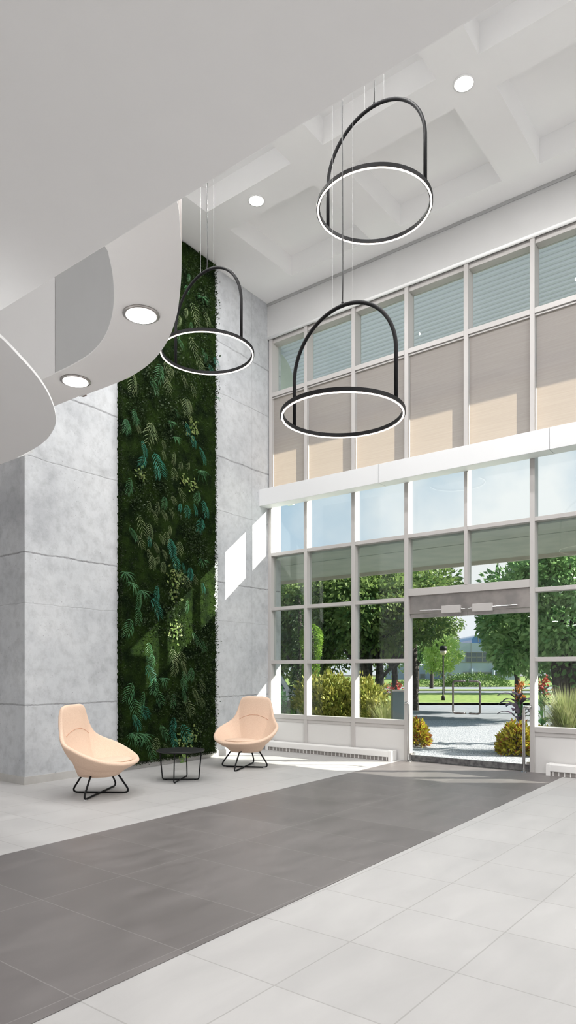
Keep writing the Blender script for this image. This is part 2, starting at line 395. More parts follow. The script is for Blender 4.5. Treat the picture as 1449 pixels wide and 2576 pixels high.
def ribbon(pts, t, z0, z1):
    mb = MB(); n = len(pts); off = []
    for i in range(n):
        a = Vector(pts[max(i-1, 0)]); b = Vector(pts[min(i+1, n-1)]); d = (b-a).normalized(); off.append((pts[i][0]-d.y*t, pts[i][1]+d.x*t))
    vs = [(x, y, z) for z in (z0, z1) for x, y in pts]+[(x, y, z) for z in (z0, z1) for x, y in off]
    fs = []
    for i in range(n-1):
        fs += [(i, i+1, n+i+1, n+i), (2*n+i+1, 2*n+i, 3*n+i, 3*n+i+1), (i+1, i, 2*n+i, 2*n+i+1), (n+i, n+i+1, 3*n+i+1, 3*n+i)]
    fs += [(0, n, 3*n, 2*n), (n-1, 3*n-1, 4*n-1, 2*n-1)]
    return mb.add(vs, fs)
struct(ribbon(O2, .04, 3.808, 5.0).build('wall_balcony_front', noisy('balcony_front_veneer', (.27, .22, .20), (.38, .33, .30), 9, .6), smooth=False))
struct(ribbon(I2, -.05, 3.808, 8.62).build('wall_stair_void', M['bulk']))
struct(MB().box(-9, -4.665, 3.045, 3.07, 3.81, 8.6).build('wall_stair', M['soffit']))
disc = [(-2.62, 1.2), (-2.66, 1.40), (-2.705, 1.507), (-2.796, 1.64), (-2.904, 1.785), (-3.013, 1.91), (-3.139, 2.031), (-3.269, 2.137), (-3.398, 2.224), (-3.57, 2.305), (-3.732, 2.36), (-3.926, 2.399), (-4.162, 2.425), (-4.366, 2.432), (-9, 2.44)]
struct(MB().prism(cr(disc)+[(-9, 1.2)], 2.9, 2.914).build('ceiling_stair_landing', M['slab']))

# ------------------------------------------------------------------ window wall
GX = [-8.41, -7.55, -6.50, -5.45, -4.40, -3.36, -2.31, -1.26]
MW = .037; YI = 10.2
ROW = [.64, 1.68, 2.71, 3.76, 4.76]
winn = 0
for b in range(7):
    if b in (3, 4): continue
    winn += 1
    x0, x1 = GX[b], GX[b+1]
    w = struct(empty('window_%d' % winn, (x0, YI, 0)))
    def bx(*a): return MB().box(a[0]-x0, a[1]-x0, a[2]-YI, a[3]-YI, a[4], a[5])
    bx(x0-MW, x0+MW, YI, 10.36, 0, 4.76).build('mullion', M['frame'], w, bevel=.004)
    for z in ROW[:4]:
        h = .032 if z != .64 else .04
        bx(x0+MW, x1-MW, YI+.005, 10.36, z-h, z+h).build('rail', M['frame'], w, bevel=.003)
    for i in range(4):
        hi = ROW[i+1]-.032 if i < 3 else 4.72
        bx(x0+MW, x1-MW, 10.30, 10.308, ROW[i]+.032, hi).build('glass_pane', M['glass'], w)
    bx(x0+MW, x1-MW, 10.225, 10.30, 0.0, .60).build('spandrel_panel', M['panel'], w)
    f = bx(x0+MW, x1-MW, 10.215, 10.225, .545, .60); f.build('panel_bead', M['frame'], w)
# jambs at the doorway, header and transom lights
w = struct(empty('window_6', (GX[3], YI, 0)))
x0 = GX[3]
def bx(*a): return MB().box(a[0]-x0, a[1]-x0, a[2]-YI, a[3]-YI, a[4], a[5])
bx(GX[3]-MW, GX[3]+MW, YI, 10.36, 0, 4.76).build('mullion', M['frame'], w, bevel=.004)
bx(GX[4]-.028, GX[4]+.028, YI, 10.36, 2.87, 4.76).build('mullion', M['frame'], w, bevel=.004)
for a, b in ((GX[3]+MW, GX[4]-.028), (GX[4]+.028, GX[5]-MW)):
    bx(a, b, YI+.005, 10.36, 3.728, 3.792).build('rail', M['frame'], w, bevel=.003)
    bx(a, b, 10.30, 10.308, 2.87, 3.728).build('glass_pane', M['glass'], w)
    bx(a, b, 10.30, 10.308, 3.792, 4.72).build('glass_pane', M['glass'], w)
bx(GX[3]+MW, GX[5]-MW, YI+.005, 10.36, 2.755, 2.875).build('transom', M['frame'], w, bevel=.004)
struct(MB().box(XW0, -1.2, YI, 10.30, 4.72, 5.02).build('trim_head', M['frame']))
sh = [XW0-.0, -5.83, -3.03, -1.2]
for a, b in zip(sh, sh[1:]):
    struct(MB().box(a+.003, b-.003, 9.93, YI, 4.66, 4.975).build('trim_light_shelf', M['shelf'], bevel=.004))
# clerestory
for b in range(7):
    x0, x1 = GX[b] if b else XW0+.06, GX[b+1]
    w = struct(empty('window_%d' % (7+b), (x0, YI, 6.85)))
    def bx(*a): return MB().box(a[0]-x0, a[1]-x0, a[2]-YI, a[3]-YI, a[4]-6.85, a[5]-6.85)
    bx(x0-.035, x0+.035, YI, 10.42, 5.02, 7.95).build('mullion', M['frame'], w, bevel=.004)
    bx(x0+.035, x1-.035, YI, 10.44, 6.81, 6.89).build('rail', M['frame'], w, bevel=.004)
    bx(x0+.035, x1-.035, YI+.04, 10.44, 7.86, 7.95).build('rail', M['frame'], w, bevel=.004)
    bx(x0+.035, x1-.035, 10.40, 10.408, 6.89, 7.86).build('glass_pane', M['glass'], w)
    bx(x0+.035, x1-.035, 10.36, 10.368, 5.02, 6.81).build('glass_pane', M['glass'], w)
    bx(x0+.035, x1-.035, 10.33, 10.42, 5.93, 5.99).build('transom', M['frame'], w)
ordn = ['in the leftmost bay beside the concrete wall', 'in the second bay from the concrete wall', 'in the third bay, behind the lowest pendant',
        'in the bay right of the lowest hanging ring', 'in the bay above the right door leaf', 'in the bay just right of the doors', 'in the bay beyond the right edge']
for b in range(7):
    x0, x1 = (GX[b] if b else XW0+.06)+.045, GX[b+1]-.045
    r = empty('roller_blind', (x0, 10.255, 6.80))
    tag(r, 'closed beige translucent roller blind '+ordn[b], 'blind', 'roller blinds of the upper windows')
    W = x1-x0
    MB().add([(0, 0, -1.81), (W, 0, -1.81), (W, 0, -.005), (0, 0, -.005)], [(0, 1, 2, 3)]).build('blind_fabric', M['blind'], r)
    MB().box(0, W, -.012, .016, -1.835, -1.81).build('bottom_bar', M['frame'], r)
    MB().box(-.008, W+.008, -.03, .02, -.02, .005).build('head_rail', M['frame'], r)

# doors
DX0, DXM, DX1 = GX[3]+MW, GX[4], GX[5]-MW
struct(MB().box(DX0, DX1, 10.26, 10.36, 2.46, 2.755).build('trim_door_head', M['alu'], bevel=.003))
for i, (a, b, hx) in enumerate(((DX0+.012, DXM-.004, -.10), (DXM+.004, DX1-.012, .10))):
    d = struct(empty('door_%d' % (i+1), (a, 10.30, 0))); W = b-a
    MB().box(0, W, -.006, .006, .10, 2.40).build('glass_pane', M['doorglass'], d)
    MB().box(0, W, -.022, .022, .008, .10).build('bottom_rail', M['darksteel'], d, bevel=.003)
    MB().box(0, W, -.022, .022, 2.39, 2.455).build('top_rail', M['alu'], d, bevel=.003)
    hb = MB(); s_ = 1 if i else -1; x = (DXM-a)+s_*.045; xo = (DXM-a)+s_*.225
    pts = fillet([(x, -.006, 1.345), (x, -.075, 1.345), (xo, -.075, 1.345), (xo, -.075, .835), (x, -.075, .835), (x, -.006, .835)], .045, 6)
    hb.tube(pts, .0155, 12); hb.build('pull_handle', M['darkchrome'], d, smooth=True)
    cx = (DXM-a)+s_*.26
    q = MB().box(cx-.16, cx+.16, -.09, -.024, 2.44, 2.56); c_ = q.build('door_closer', M['frame'], d, bevel=.004)
    ar = MB(); ar.tube([(cx-s_*.12, -.06, 2.50), (cx+s_*.55, -.07, 2.505)], .010, 8); ar.tube([(cx-s_*.12, -.06, 2.50), (cx-s_*.24, -.06, 2.49)], .010, 8); ar.build('closer_arm', M['steel'], c_)
    hx = .03 if i == 0 else W-.03
    MB().box(hx-.03, hx+.03, -.028, .028, .10, .135).build('pivot_clamp', M['steel'], d)
struct(MB().box(DX0, DX1, 10.22, 10.42, -.01, .006).build('trim_threshold', M['steel']))

# stainless guard rails bent into the door jambs
for i, (xp, xj) in enumerate(((-5.365, -5.43), (-3.455, -3.38))):
    g = empty('guard_rail', (xp, 10.12, 0))
    tag(g, 'bent stainless steel guard rail standing at the %s door jamb' % ('left' if i == 0 else 'right'), 'guard rail', 'steel rails at the door jambs')
    e_ = xj-xp
    t = MB(); t.tube(fillet([(0, 0, .012), (0, 0, .975), (e_, 0, .975), (e_, .078, .975)], .06, 6), .021, 12); t.build('rail_tube', M['steel'], g, smooth=True)
    MB().lathe([(.045, 0), (.045, .010), (.024, .016)], (0, 0, 0), 20).build('floor_flange', M['steel'], g)

# heaters
def heater(x0, x1, label):
    h = empty('baseboard_heater', (x0, 10.0, 0)); tag(h, label, 'heater', 'baseboard heaters under the windows'); W = x1-x0
    MB().prism([(.01, 0), (W-.01, 0), (W-.01, .19), (.01, .19)], .065, .165).build('cover', M['heater'], h, bevel=.008)
    n = int(W/.08); f = MB().box(.02, W-.02, .02, .18, .002, .065, 1)
    for k in range(n+1):
        x = .02+k*(W-.04)/n; f.box(x-.006, x+.006, .012, .02, .004, .065)
    f.build('grille', [M['heater'], M['grille']], h)
    for x in (0, W-.06): MB().box(x, x+.06, -.004, .19, 0, .172).build('end_cap', M['heater'], h, bevel=.005)
heater(-8.35, -5.62, 'long white baseboard heater under the windows left of the doors')
heater(-3.10, -1.4, 'short white baseboard heater right of the doors at the photo edge')

# ------------------------------------------------------------------ pendants
def pendant(x, y, z, label):
    p = empty('ring_pendant_lamp', (x, y, z)); tag(p, label, 'pendant lamp', 'ring pendants hanging in the atrium')
    R = .6; t = .018; seg = 128
    def ring(ro, ri, z0, z1):
        mb = MB(); vs = []
        for k in range(seg):
            a = 2*PI*k/seg; c, s = math.cos(a), math.sin(a)
            vs += [(ro*c, ro*s, z0), (ro*c, ro*s, z1), (ri*c, ri*s, z1), (ri*c, ri*s, z0)]
        fs = []
        for k in range(seg):
            a = 4*k; b = 4*((k+1) % seg)
            for j in range(4): fs.append((a+j, b+j, b+(j+1) % 4, a+(j+1) % 4))
        return mb.add(vs, fs)
    ring(R+.018, R-.018, 0, .038).build('ring', M['black'], p, smooth=False)
    ring(R+.008, R-.008, -.008, -.0005).build('led_strip', M['led'], p)
    pts = [(-R, 0, .03), (-R, 0, .50)]+[(-R*math.cos(a), 0, .50+R*math.sin(a)) for a in np.linspace(.04, PI-.04, 48)]+[(R, 0, .50), (R, 0, .03)]
    a = MB(); a.tube(pts, .019, 12); a.build('arch', M['black'], p, smooth=True)
    top = CZ-z
    c = MB(); c.tube([(0, 0, 1.11), (0, .008, 1.4), (0, -.004, (top+1.1)/2), (0, 0, top)], .0062, 8); c.build('power_cable', M['cable'], p, smooth=True)
    MB().lathe([(.012, 0), (.012, .035), (.006, .045)], (0, 0, 1.10), 12).build('cable_grip', M['black'], p)
    for s_ in (-.12, .12):
        q = MB(); zz = .5+math.sqrt(R*R-s_*s_); q.tube([(s_, 0, zz), (s_, 0, top)], .0016, 5); q.build('suspension_wire', M['wire'], p)
    MB().lathe([(.06, -.03), (.06, 0)], (0, 0, top), 24).build('ceiling_rose', M['white'], p)
pendant(-3.76, 6.32, 6.46, 'black arched ring pendant with lit rim, highest and nearest the coffered ceiling')
pendant(-3.73, 5.66, 4.03, 'black arched ring pendant with lit rim, lowest one in front of the beige blinds')
pendant(-6.33, 6.39, 5.66, 'black arched ring pendant with lit rim hanging before the green plant wall')

# downlights
def downlight(x, y, z, r, label, group):
    d = empty('recessed_downlight', (x, y, z)); tag(d, label, 'downlight', group)
    MB().lathe([(r*1.0, -.001), (r*1.18, -.001), (r*1.20, -.008), (r*1.0, -.012)], (0, 0, 0), 40).build('trim_ring', M['alu'] if z < 5 else M['white'], d, smooth=True)
    MB().lathe([(r*.99, -.014), (r*.6, -.0145), (.001, -.015)], (0, 0, 0), 40).build('lens', M['lamp'], d)
downlight(-3.44, 2.874, 3.8, .098, 'round lit downlight in the curved soffit, the nearer and larger one', 'downlights in the curved balcony soffit')
downlight(-4.635, 3.211, 3.8, .098, 'round lit downlight in the curved soffit, farther one above the concrete wall', 'downlights in the curved balcony soffit')
downlight(-6.717, 7.833, CZ, .11, 'bright round downlight in the coffered ceiling above the plant wall side', 'downlights in the coffered ceiling')
downlight(-3.395, 7.818, CZ, .11, 'bright round downlight in the coffered ceiling at upper right near the highest pendant', 'downlights in the coffered ceiling')

# ------------------------------------------------------------------ lounge chairs and table
def loop_pts(L_, ang, top_ratio, ztop, z0, r):
    c, s = math.cos(ang), math.sin(ang); h = L_/2; k = h*top_ratio
    return fillet([(-k*.2*c, -k*.2*s, ztop), (-k*c, -k*s, ztop), (-h*c, -h*s, z0), (h*c, h*s, z0), (k*c, k*s, ztop), (k*.2*c, k*.2*s, ztop)], r, 8)
def chair(x, y, rz, angA, angB, lenA, lenB, ofs, label):
    ch = empty('lounge_chair', (x, y, 0), rz); tag(ch, label, 'lounge chair', 'peach lounge chairs by the plant wall')
    # half rim from back top centre to front centre
    half = [(-.36, 0, 1.10), (-.362, .13, 1.10), (-.37, .215, 1.085), (-.372, .262, 1.045), (-.358, .298, .935), (-.333, .330, .825), (-.290, .382, .728), (-.205, .460, .660), (-.07, .502, .608), (.07, .500, .548), (.205, .455, .492), (.325, .360, .450), (.405, .22, .425), (.43, .10, .418), (.437, 0, .415)]
    hp = [Vector(p) for p in half]; dense = []
    for i in range(len(hp)-1):
        p0, p1, p2, p3 = hp[max(i-1, 0)], hp[i], hp[i+1], hp[min(i+2, len(hp)-1)]
        for k in range(3):
            t = k/3; dense.append(.5*((2*p1)+(p2-p0)*t+(2*p0-5*p1+4*p2-p3)*t*t+(3*p1-p0-3*p2+p3)*t**3))
    dense.append(hp[-1])
    for p in dense: p.y = max(p.y, 0)
    dense[0].y = 0; dense[-1].y = 0
    rim = dense+[Vector((p.x, -p.y, p.z)) for p in dense[-2:0:-1]]
    n = len(rim); rows = 14; vs = []
    cen = Vector((0.0, 0, .262))
    def surf(p, s):
        back = max(0, min(1, (p.z-.62)/.35))
        k = .62+.26*back; c1 = Vector((p.x*k-.00, p.y*(.66+.26*back), .30+.10*back))
        return p*(1-s)**2+c1*2*s*(1-s)+cen*s*s
    for j in range(rows):
        s = (j/(rows))**1.0
        for p in rim: vs.append(surf(p, s))
    vs.append(cen)
    fs = []
    for j in range(rows-1):
        for i in range(n): fs.append((j*n+i, j*n+(i+1) % n, (j+1)*n+(i+1) % n, (j+1)*n+i))
    for i in range(n): fs.append(((rows-1)*n+i, (rows-1)*n+(i+1) % n, rows*n))
    o = MB().add(vs, fs).build('shell', M['fabric'], ch, smooth=True)
    so_ = o.modifiers.new('s', 'SOLIDIFY'); so_.thickness = .052; so_.offset = 0; so_.use_even_offset = False
    sb = o.modifiers.new('b', 'SUBSURF'); sb.levels = 1; sb.render_levels = 2
    # lower outer pad that makes the conical underside
    def q(p, t, lift=0.): return Vector((p.x*t, p.y*t, lift))
    vs = []; fs = []; prof = [(.0, 1.0), (.25, .80), (.5, .62), (.75, .50), (1., .42)]
    zb = .245; R = 6
    for j in range(R):
        s = j/(R-1)
        for p in rim:
            a = surf(p, .22); e = Vector((p.x*.50 if p.x > 0 else max(p.x*.62, -.2), p.y*.46, zb))
            pt = a.lerp(e, s); vs.append(pt)
    vs.append(Vector((0, 0, zb)))
    for j in range(R-1):
        for i in range(n): fs.append((j*n+i, j*n+(i+1) % n, (j+1)*n+(i+1) % n, (j+1)*n+i))
    for i in range(n): fs.append(((R-1)*n+i, (R-1)*n+(i+1) % n, R*n))
    o = MB().add(vs, fs).build('underside_pad', M['fabric'], ch, smooth=True)
    # seat cushion
    cb = MB(); prof = [(.01, .034), (.12, .033), (.20, .026), (.252, .008), (.262, -.004), (.25, -.014), (.18, -.022), (.01, -.026)]
    cb.lathe(prof[::-1], (0, 0, 0), 48, sx=.92, sy=1.0)
    cu = cb.build('seat_cushion', M['fabric'], ch, smooth=True); cu.location = (.165, 0, .428); cu.rotation_euler = (0, math.radians(-3), 0)
    # piping arc where back meets seat, following the inner face
    arc = []
    G = [surf(p, q_) for p in rim if p.z > .6 for q_ in np.linspace(.0, .75, 60)]
    for t in np.linspace(-1, 1, 31):
        yv, zv = t*.275, .80-.085*t*t
        b_ = min(G, key=lambda g_: (g_.y-yv)**2+(g_.z-zv)**2 if g_.x < .0 else 9); arc.append(b_+Vector((.0275, -.012*t, .004)))
    arc = [(arc[max(k-1, 0)]+arc[k]+arc[min(k+1, 30)])/3 for k in range(31)]
    a = MB(); a.tube(arc, .004, 6); a.build('seam', M['seam'], ch, smooth=True)
    of = Matrix.Rotation(-rz, 3, 'Z') @ Vector((ofs[0], ofs[1], 0))
    for le, an in ((lenA, angA), (lenB, angB)):
        lp = MB(); lp.tube([p+of*(1-p.z/.27*.6) for p in loop_pts(le, an-rz, .56, .262, .012, .05)], .0115, 10); lp.build('loop_leg', M['black'], ch, smooth=True)
    for an, le in ((angA-rz, lenA), (angB-rz, lenB)):
        for s_ in (-1, 1):
            k = s_*(le/2-.07); MB().box(-.025, .025, -.008, .008, 0, .006).build('glide', M['glide'], ch, loc=(k*math.cos(an)+of.x, k*math.sin(an)+of.y, 0)).rotation_euler = (0, 0, an)
    return ch
D = math.radians
chair(-6.88, 5.11, D(24), D(36), D(122), .74, 1.10, (-.10, .09), 'peach fabric lounge chair turned right, left of the black side table')
chair(-7.115, 8.04, D(-74), D(27), D(115), .79, 1.14, (.035, -.07), 'peach fabric lounge chair facing forward, right of the plant wall by the windows')
t = empty('side_table', (-6.95, 6.50, 0)); tag(t, 'small round black side table with crossed wire legs between the two peach chairs', 'side table')
MB().lathe([(.30, .0), (.325, .006), (.33, .014), (.33, .020), (.326, .024), (.01, .024)], (0, 0, .395), 64).build('tabletop', M['tabletop'], t, smooth=False)
for an, le in ((D(38), .50), (D(121), .66)):
    c, s = math.cos(an), math.sin(an); h = le/2; k = min(h*1.14, .30)
    q = MB(); q.tube(fillet([(-k*.5*c, -k*.5*s, .39), (-k*c, -k*s, .388), (-h*c, -h*s, .012), (h*c, h*s, .012), (k*c, k*s, .388), (k*.5*c, k*.5*s, .39)], .03, 6), .0085, 10)
    q.build('wire_leg', M['black'], t, smooth=True)
    for s_ in (-1, 1):
        MB().lathe([(.012, 0), (.012, .006)], ((h-.05)*s_*c, (h-.05)*s_*s, 0), 10).build('glide', M['black'], t)

# ------------------------------------------------------------------ living wall
f_, H_, cx_ = 1713., 1689., 724.5
def wallpt(u, v, off=.0):
    """a spot on the plant wall (its plane is close to x = -8.3)"""
    a = (u-cx_)/f_; b = (H_-v)/f_; px, py = F2[0]+a*R2[0], F2[1]+a*R2[1]
    t_ = (-8.34)/px; return (-8.34, py*t_, 1.5+b*t_)
GY0, GY1, GZ0, GZ1 = 6.50, 8.62, .09, 8.61
lw = empty('living_wall', (-8.36, (GY0+GY1)/2, 0)); tag(lw, 'tall dark green living wall of moss and ferns on the concrete wall', 'plant wall')
lw_inv = Vector((8.36, -(GY0+GY1)/2, 0))
def wallx(y): return XW0+(y-10.2)*g2
g2 = (XW1-XW0)/(YC-10.2)
# moss slab: fine bumpy grid
ny, nz = 110, 420
ys = np.linspace(GY0, GY1, ny); zs = np.linspace(GZ0, GZ1, nz); Yg, Zg = np.meshgrid(ys, zs)
Xg = XW0+(Yg-10.2)*g2
def fbm(Y, Z):
    o = np.zeros_like(Y)
    for k, (fr, am) in enumerate(((2.1, .5), (5.3, .3), (13., .2))):
        o += am*np.sin(Y*fr+1.7*k+1.3*np.sin(Z*fr*.7+k))*np.sin(Z*fr*1.1+.9*k+1.1*np.sin(Y*fr*.8))
    return o
bump = .075+.02*fbm(Yg, Zg)+RNG.uniform(-.008, .008, Yg.shape)
edge = np.minimum(np.minimum(Yg-GY0, GY1-Yg), Zg-GZ0); bump = np.where(edge < .002, 0., bump)
jit = RNG.uniform(-.012, .012, Yg.shape); Yv = Yg+np.where(edge < .03, jit*1.3, jit*.3)
V = np.stack([Xg+bump+.003, Yv, Zg], -1).reshape(-1, 3)+np.array(lw_inv)
ii = np.arange(ny*nz).reshape(nz, ny); Fq = np.stack([ii[:-1, :-1], ii[:-1, 1:], ii[1:, 1:], ii[1:, :-1]], -1).reshape(-1, 4)
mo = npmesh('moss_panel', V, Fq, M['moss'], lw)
n = 42000
P = np.stack([np.zeros(n), RNG.uniform(GY0-.01, GY1+.01, n), RNG.uniform(GZ0-.015, GZ1, n)], 1)
k = n//6; P[:k, 1] = np.where(RNG.random(k) < .5, GY0+RNG.uniform(-.012, .02, k), GY1-RNG.uniform(-.012, .02, k))
P[k:k+1500, 2] = GZ0+RNG.normal(0, .01, 1500)
P[:, 0] = XW0+(P[:, 1]-10.2)*g2+RNG.uniform(.03, .095, n)
Dd = np.stack([RNG.uniform(.3, 1, n), RNG.normal(0, .6, n), RNG.normal(-.1, .6, n)], 1)
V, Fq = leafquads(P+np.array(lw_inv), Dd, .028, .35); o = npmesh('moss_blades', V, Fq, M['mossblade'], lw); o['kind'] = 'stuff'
# small dark leaves in patches
pc = [(430,700),(500,760),(480,690),(520,760),(330,1040),(460,1060),(420,1040),(400,1090),(350,1220),(390,1230),(330,1260),(480,1360),(505,1400),(470,1340),(430,1480),(420,1540),(370,1560),(450,1600),(490,1640),(510,1690),(480,1720),(515,1760),(440,1790),(500,1830),(470,1790),(415,1750),(520,1600),(440,920),(470,960),(510,900),(520,960),(380,960),(500,820),(360,990)]
PP = []
for u, v in pc:
    c = wallpt(u, v); m_ = 260; q = RNG.normal(size=(m_, 3))*np.array([.02, .13, .17]); PP.append(q+np.array(c)+np.array([.04, 0, 0]))
P = np.concatenate(PP); P[:, 1] = np.clip(P[:, 1], GY0, GY1+.03); P[:, 2] = np.clip(P[:, 2], GZ0, GZ1-.05)
P[:, 0] = XW0+(P[:, 1]-10.2)*g2+RNG.uniform(.08, .15, len(P))
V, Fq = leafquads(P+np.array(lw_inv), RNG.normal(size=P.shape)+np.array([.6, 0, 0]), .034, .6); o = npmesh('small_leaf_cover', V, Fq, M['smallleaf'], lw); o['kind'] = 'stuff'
def z3(l): return [(250+x/4.674, 1000+y/4.674, s/4.674, c) for x, y, s, c in l]
def z4(l): return [(250+x/4.674, 1450+y/4.674, s/4.674, c) for x, y, s, c in l]
fr = z3([(340,220,110,'G'),(250,320,110,'G'),(390,360,70,'O'),(540,360,150,'O'),(980,340,110,'T'),(1060,490,110,'T'),(1150,640,150,'T'),(450,570,130,'T'),(460,740,120,'T'),(610,740,200,'T'),(610,850,120,'T'),(830,690,110,'O'),(700,660,80,'O'),(830,870,100,'O'),(1010,790,80,'O'),(920,790,80,'O'),(1000,70,120,'O'),(910,50,60,'O'),(860,170,70,'G'),(290,1010,140,'G'),(900,1110,120,'O'),(1120,1150,120,'G'),(1190,1270,150,'T'),(1080,1290,100,'T'),(990,1310,110,'T'),(910,1280,80,'T'),(530,1260,100,'O'),(630,1270,110,'O'),(715,1210,110,'G'),(580,1370,110,'O'),(700,1360,90,'O'),(790,1340,80,'O'),(820,1190,80,'O'),(410,1460,160,'O'),(310,1580,120,'G'),(400,1670,120,'O'),(530,1540,140,'O'),(530,1670,90,'T'),(1160,1470,140,'T'),(780,1540,80,'O'),(740,1620,110,'O'),(660,1640,90,'O'),(600,1740,90,'O'),(790,1720,150,'T'),(900,1740,120,'O'),(520,1820,90,'O'),(570,1910,110,'O'),(640,1890,80,'O'),(700,1820,80,'O'),(840,1900,130,'T'),(940,1980,90,'T'),(1030,2040,120,'T'),(705,1970,90,'O'),(900,2060,110,'O'),(970,2130,110,'O'),(1080,2110,90,'O'),(620,2270,140,'T'),(700,540,70,'O')])
fr += z4([(580,320,170,'T'),(400,250,140,'G'),(390,420,140,'G'),(290,560,160,'G'),(990,320,110,'G'),(520,830,140,'G'),(560,960,140,'G'),(520,1090,140,'T'),(1180,110,90,'T'),(1070,700,120,'G'),(1170,780,110,'G'),(810,900,140,'O'),(910,920,120,'O'),(840,1030,130,'O'),(930,1030,130,'O'),(1040,1110,120,'G'),(950,1150,110,'G'),(940,1230,110,'G'),(590,1240,140,'G'),(300,1310,170,'G'),(340,1490,180,'G'),(450,1400,140,'G'),(620,1370,150,'G'),(460,1550,120,'T'),(350,1670,140,'T'),(1150,1240,120,'O'),(940,1360,120,'G'),(820,1420,120,'G'),(1070,1350,140,'O'),(990,1480,150,'O'),(1150,1440,100,'O'),(820,1700,140,'T'),(950,1790,180,'T'),(820,1870,140,'T'),(680,1790,140,'G'),(620,1930,120,'O'),(530,2020,130,'G'),(720,2000,110,'O'),(940,2130,70,'G')])
fr += [(x/2.898, 450+y/2.898, s/2.898, c) for x, y, s, c in [(1130,1400,110,'G'),(1070,1490,90,'G'),(920,1460,110,'O'),(1180,1480,90,'O'),(940,1720,80,'G'),(880,1790,80,'G'),(1060,1830,130,'O'),(1320,1640,100,'O')]]
fr += [(400+x/5.796, 630+y/5.796, s/5.796, c) for x, y, s, c in [(390,390,100,'G'),(360,560,110,'G'),(440,840,170,'O'),(480,1010,170,'O'),(630,950,170,'O'),(350,900,120,'O'),(240,1020,140,'O'),(420,1100,110,'G'),(220,1240,120,'G'),(420,1340,170,'O'),(250,1350,110,'G'),(500,1570,170,'O'),(590,1480,130,'G'),(650,1550,110,'G'),(780,1610,130,'T'),(700,1700,110,'T'),(580,1690,120,'O'),(120,1780,140,'O'),(40,1690,140,'O'),(290,1870,140,'O'),(430,2000,140,'O'),(40,1930,130,'O')]]
def frond(L_, npair, pw, droop):
    """a drooping frond in local axes: hangs down -z, stands off +x"""
    vs = []; fs = []
    def rib(t): return np.array([.05+.10*math.sin(t*PI*.75)*L_*2, 0, .30*L_-t*L_*1.05])
    K = 10
    for k in range(K+1):
        t = k/K; p = rib(t); w = .006*(1-t)+.001; vs += [(p[0], -w, p[2]), (p[0]+w, 0, p[2]), (p[0], w, p[2])]
    for k in range(K):
        a = 3*k; fs += [(a, a+1, a+4, a+3), (a+1, a+2, a+5, a+4)]
    for k in range(npair):
        t = .06+.88*k/(npair-1); p = rib(t); le = L_*pw*math.sin(min(1., t*1.6+.22)*PI*.5)*(1-t*.55)*random.uniform(.85, 1.1)
        for sd in (-1, 1):
            an = D(38+20*(1-t))+random.uniform(-.1, .1); d = np.array([.12, sd*math.sin(an), -math.cos(an)*.9]); d /= np.linalg.norm(d)
            wv = np.array([.15, sd*math.cos(an)*.6, math.sin(an)]); wv /= np.linalg.norm(wv); w = L_*.048*(1-.5*t)
            b = len(vs)
            m1 = p+d*le*.4; m2 = p+d*le*.75+np.array([-.01, 0, -droop*le*.12]); tip = p+d*le+np.array([-.02*le, 0, -droop*le*.35])
            vs += [tuple(p), tuple(m1+wv*w*.5), tuple(m1-wv*w*.5), tuple(m2+wv*w*.38), tuple(m2-wv*w*.38), tuple(tip), tuple(m1+np.array([.012, 0, 0])), tuple(m2+np.array([.01, 0, 0]))]
            fs += [(b, b+2, b+6), (b, b+6, b+1), (b+2, b+4, b+7, b+6), (b+1, b+6, b+7, b+3), (b+4, b+5, b+7), (b+7, b+5, b+3)]
    return vs, fs
protos = {}
for c in 'OGT':
    protos[c] = []
    for q in range(3):
        vs, fs = frond(1., {'O': 6, 'G': 7, 'T': 9}[c]+q, {'O': .66, 'G': .66, 'T': .62}[c], .8)
        me = bpy.data.meshes.new('fern_frond'); me.from_pydata(vs, [], fs); me.materials.append(M['fern'+c]); me.update(); protos[c].append(me)
fr.sort(key=lambda q: -q[2])
rest = MB()
for i, (u, v, s, c) in enumerate(fr):
    p = Vector(wallpt(u, v)); p.x = XW0+(p.y-10.2)*g2+.10; sc = s/f_*11.5*1.22
    rot = Matrix.Rotation(random.uniform(-.5, .5), 4, 'X') @ Matrix.Rotation(random.uniform(-.35, .35), 4, 'Z')
    if p.z > 8.2: continue
    me = protos[c][i % 3]
    if i < 98:
        o = bpy.data.objects.new('fern_frond', me); C.objects.link(o); o.parent = lw; o.location = p+lw_inv
        o.rotation_euler = rot.to_euler(); o.scale = (sc*.8, sc, sc)
    else:
        Mt = Matrix.Translation(p+lw_inv) @ rot @ Matrix.Diagonal((sc*.8, sc, sc, 1))
        rest.add([Mt @ v_.co for v_ in me.vertices], [tuple(f.vertices) for f in me.polygons], 'OGT'.index(c))
rest.build('small_fern_cover', [M['fernO'], M['fernG'], M['fernT']], lw)['kind'] = 'stuff'
